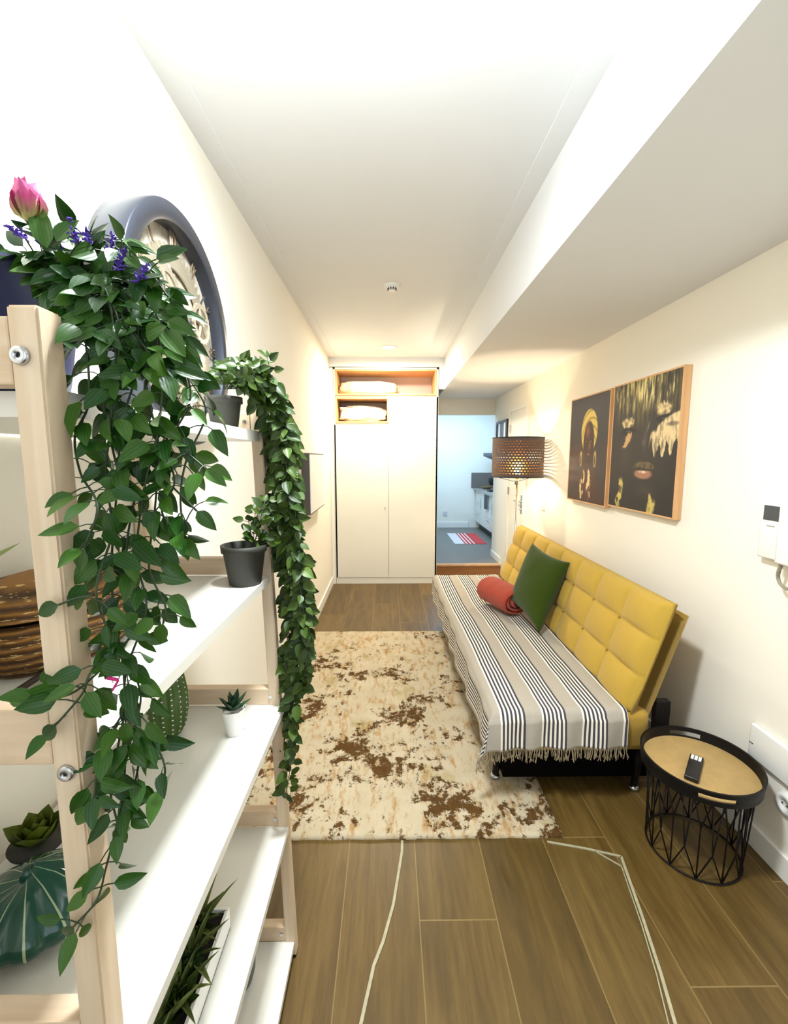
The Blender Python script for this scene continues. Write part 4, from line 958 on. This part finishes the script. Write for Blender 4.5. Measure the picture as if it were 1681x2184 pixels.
# ---------------------------------------------------------------- electrical box and socket
eb = thing('utility_box', 'white shallow wall box low on the right wall beside tray table', 'utility box', (XR, 1.35, 0.34))
obj('body', bx(XR - .020, XR, 1.10, 1.50, 0.335, 0.462, bev=0.006), M['whitep'], eb, True)
obj('slot', bx(XR - .0215, XR - .019, 1.480, 1.496, 0.388, 0.391), M['screen'], eb)
so = thing('wall_socket', 'round white wall socket below the white utility box', 'socket', (XR, 1.34, 0.255))
bm = lathe(B(), [(0, 0.010), (0.018, 0.008), (0.020, 0.016), (0.036, 0.014), (0.040, 0.0)], (0, 0, 0), 32)
for v in bm.verts: v.co = Vector((XR - v.co.z, 1.345 + v.co.x, 0.262 + v.co.y))
obj('plate', bm, M['whitep'], so, True)
bm = B()
for dy in (-.009, .009): tube(bm, [(XR - .0125, 1.345 + dy, 0.262), (XR - .008, 1.345 + dy, 0.262)], 0.0028, 10)
obj('pin_holes', bm, M['screen'], so)

# ---------------------------------------------------------------- tray table
TX, TY, TZ, TR = 1.115, 1.450, 0.325, 0.188
tt = thing('tray_table', 'round black tray side table with wire basket base and beige top', 'side table', (TX, TY, 0))
wf = obj('wire_base', B(), M['black'], tt)
bm = B(); rb0, rt0 = 0.148, 0.164
for z, r in ((0.006, rb0), (TZ - 0.014, rt0)):
    tube(bm, [(TX + r * math.cos(2*PI*k/64), TY + r * math.sin(2*PI*k/64), z) for k in range(65)], 0.0034, 6, False)
NW = 12
for k in range(NW):
    a0, a1, a2 = 2*PI*k/NW, 2*PI*(k+.5)/NW, 2*PI*(k+1)/NW
    P_ = lambda a, r, z: Vector((TX + r * math.cos(a), TY + r * math.sin(a), z))
    tube(bm, [P_(a0, rb0, .006), P_(a1, (rb0 + rt0) / 2 - .004, .11), P_(a1 - .1, rt0, TZ - .014)], 0.0026, 5)
    tube(bm, [P_(a2, rb0, .006), P_(a1, (rb0 + rt0) / 2 - .004, .11), P_(a1 + .1, rt0, TZ - .014)], 0.0026, 5)
    tube(bm, [P_(a0, rb0, .006), P_(a0, (rb0 + rt0) / 2 - .004, .20), P_(a0 - .16, rt0, TZ - .014)], 0.0026, 5)
    tube(bm, [P_(a0, (rb0 + rt0) / 2 - .004, .20), P_(a0 + .16, rt0, TZ - .014)], 0.0026, 5)
wf.data.materials.clear(); bpy.data.objects.remove(wf)
obj('wire_base', bm, M['black'], tt, True)
bm = B(); prof = [(0, TZ - .012), (TR - .008, TZ - .012), (TR - .004, TZ - .010), (TR, TZ + .034), (TR - .002, TZ + .037), (TR - .007, TZ + .037), (TR - .011, TZ - .003)]
seg = 160; rings = []
zc = []
# rim with two hand holes: split the wall into bands
prof_o = [(TR - .005, TZ - .012), (TR - .004, TZ + .004), (TR - .001, TZ + .022), (TR, TZ + .037)]; prof_i = [(TR - .007, TZ + .037), (TR - .008, TZ + .022), (TR - .010, TZ + .004), (TR - .011, TZ - .003)]
allp = prof_o + prof_i
for r, z in allp: rings.append([bm.verts.new((TX + r * math.cos(2*PI*k/seg), TY + r * math.sin(2*PI*k/seg), z)) for k in range(seg)])
def hole(k):
    a = 2*PI*(k + .5)/seg; 
    for h in (math.radians(70), math.radians(250)):
        if abs((a - h + PI) % (2*PI) - PI) < math.radians(17): return True
    return False
for b in range(len(allp) - 1):
    for k in range(seg):
        if b in (1, 5) and hole(k): continue
        bm.faces.new((rings[b][k], rings[b][(k+1)%seg], rings[b+1][(k+1)%seg], rings[b+1][k]))
for k in range(seg): # hole linings
    if hole(k):
        k2 = (k + 1) % seg
        bm.faces.new((rings[1][k], rings[1][k2], rings[6][k2], rings[6][k])); bm.faces.new((rings[2][k], rings[5][k], rings[5][k2], rings[2][k2]))
        if not hole(k - 1): bm.faces.new((rings[1][k], rings[6][k], rings[5][k], rings[2][k]))
        if not hole(k + 1): bm.faces.new((rings[1][k2], rings[2][k2], rings[5][k2], rings[6][k2]))
bm.faces.new(list(reversed(rings[0])))
obj('tray_rim', bm, M['black'], tt, False)
obj('tray_top', lathe(B(), [(0, TZ), (TR - .0115, TZ), (TR - .0115, TZ - .006), (0, TZ - .006)], (TX, TY, 0), 96), plain('beige_cork', srgb(176, 146, 92), 0.5, var=0.18, scale=30), tt)
rc = thing('remote_control', 'slim black remote control with white buttons lying on the tray table', 'remote', (1.06, 1.44, TZ))
ra, rb3 = at(1484, 1606, 1.47), at(1468, 1660, 1.36)
yaw_ = math.atan2(-(0.028), 0.13)
bm = bx(-0.021, 0.021, -0.075, 0.075, 0, 0.016, bev=0.004); MX = Matrix.Translation((1.083, 1.430, TZ + 0.0005)) @ Matrix.Rotation(-0.72, 4, 'Z')
bm.transform(MX); obj('body', bm, M['blackp'], rc, True)
bm = B()
for i in range(3):
    for j in range(3): box(bm, -0.0165 + i * 0.0115, -0.0075 + i * 0.0115, 0.040 + j * 0.010, 0.0475 + j * 0.010, 0.0155, 0.0175)
bm.transform(MX); obj('buttons', bm, M['whitep'], rc)

# ---------------------------------------------------------------- kitchen
KX = 1.60
kc = thing('kitchen_cabinet', 'white kitchen base cabinet with drawers and handles beyond the doorway', 'cabinet', (1.9, 7.4, 0.14))
bm = B(); box(bm, KX, 2.2, 6.3, 8.0, 0.26, 0.84); obj('body', bm, M['lam'], kc)
obj('plinth', bx(KX + .06, 2.2, 6.3, 8.0, 0.14, 0.26), M['blackp'], kc)
yy = 6.32
for k in range(4):
    y_a = yy + k * 0.42
    if k % 2: 
        for z_a, z_b in ((0.27, 0.45), (0.455, 0.64), (0.645, 0.83)):
            d_ = obj('drawer', bx(KX - .018, KX - .001, y_a, y_a + 0.41, z_a, z_b, bev=.002), M['lam'], kc); obj('handle', tube(B(), [(KX - .03, y_a + .12, z_b - .03), (KX - .03, y_a + .29, z_b - .03)], 0.005, 8), M['chrome'], d_)
    else: 
        d_ = obj('cabinet_door', bx(KX - .018, KX - .001, y_a, y_a + 0.41, 0.27, 0.83, bev=.002), M['lam'], kc); obj('handle', tube(B(), [(KX - .03, y_a + .36, 0.55), (KX - .03, y_a + .36, 0.72)], 0.005, 8), M['chrome'], d_)
tag(obj('worktop', bx(KX - .06, 2.24, 6.25, 8.03, 0.842, 0.872, bev=.003), plain('grey_worktop', srgb(150, 146, 138), 0.35)), 'grey stone worktop on the white kitchen cabinet', 'worktop')
tag(obj('backsplash', bx(KX - .10, 2.24, 8.025, 8.038, 0.874, 1.15), plain('grey_splash', srgb(112, 104, 98), 0.4)), 'grey backsplash panel on kitchen wall above the worktop', 'backsplash')
tag(obj('range_hood', hexa(B(), [(1.86, 7.2, 1.45), (2.24, 7.2, 1.2), (2.24, 7.8, 1.2), (1.66, 7.8, 1.45)], [(1.86, 7.2, 1.50), (2.24, 7.2, 1.50), (2.24, 7.8, 1.50), (1.66, 7.8, 1.50)]), plain('grey_shelf', srgb(84, 88, 92), 0.4)), 'dark grey wedge-shaped hood above the kitchen worktop, behind the lamp', 'hood')
cfm = thing('coffee_machine', 'black rounded coffee machine on the grey kitchen worktop', 'coffee machine', (1.70, 7.2, 0.873))
obj('body', lathe(B(), [(0, 0.10), (0.075, 0.10), (0.10, 0.16), (0.10, 0.22), (0.07, 0.275), (0, 0.29)], (1.72, 7.2, 0.873), 32), M['blackp'], cfm, True)
obj('base', bx(1.62, 1.80, 7.1, 7.3, 0.873, 0.893, bev=.004), M['blackp'], cfm); obj('column', bx(1.74, 1.82, 7.14, 7.26, 0.893, 1.0), M['blackp'], cfm)
tw2 = bx(1.545, 1.552, 6.95, 7.12, 0.60, 0.83); tag(obj('kitchen_towel', tw2, plain('dark_towel', srgb(70, 80, 80), 0.9)), 'small dark towel hanging from the kitchen cabinet front', 'towel')
tag(obj('bread_bowl', lathe(B(), [(0, 0), (0.06, 0), (0.11, 0.05), (0.105, 0.05), (0.055, 0.008), (0, 0.008)], (1.72, 7.75, 0.873), 24), plain('brown_bowl', srgb(120, 96, 60), 0.6), smooth=True), 'small brown bowl on the kitchen worktop', 'bowl')
bm = B(); box(bm, 0.98, 1.46, 6.46, 7.38, 0.1405, 0.147)
km = NT('striped_mat'); s_ = km.n('SeparateXYZ'); tc = km.n('TexCoord'); km.l(tc.outputs['Object'], s_.inputs[0]); xx = km.math('ADD', s_.outputs[0], km.math('MULTIPLY', s_.outputs[1], 0.0))
fr = km.math('FRACT', km.math('DIVIDE', xx, 0.055)); inst = km.math('MULTIPLY', km.math('GREATER_THAN', xx, 1.13), km.math('LESS_THAN', xx, 1.30))
c = km.mix(km.math('GREATER_THAN', xx, 1.13), srgb(216, 210, 208), srgb(196, 70, 66)); c = km.mix(km.math('MULTIPLY', inst, km.math('LESS_THAN', fr, 0.35)), c, srgb(236, 226, 222)); km.col(c); km.b.inputs['Roughness'].default_value = 0.95
tag(obj('kitchen_mat', bm, km.m), 'white and red striped mat on the grey kitchen floor', 'mat')
so2 = tag(obj('wall_outlet', bx(0.99, 1.07, 8.03, 8.04, 0.36, 0.44, bev=.002), plain('outlet_grey', srgb(206, 208, 210), 0.4)), 'small white outlet low on the kitchen back wall', 'socket')
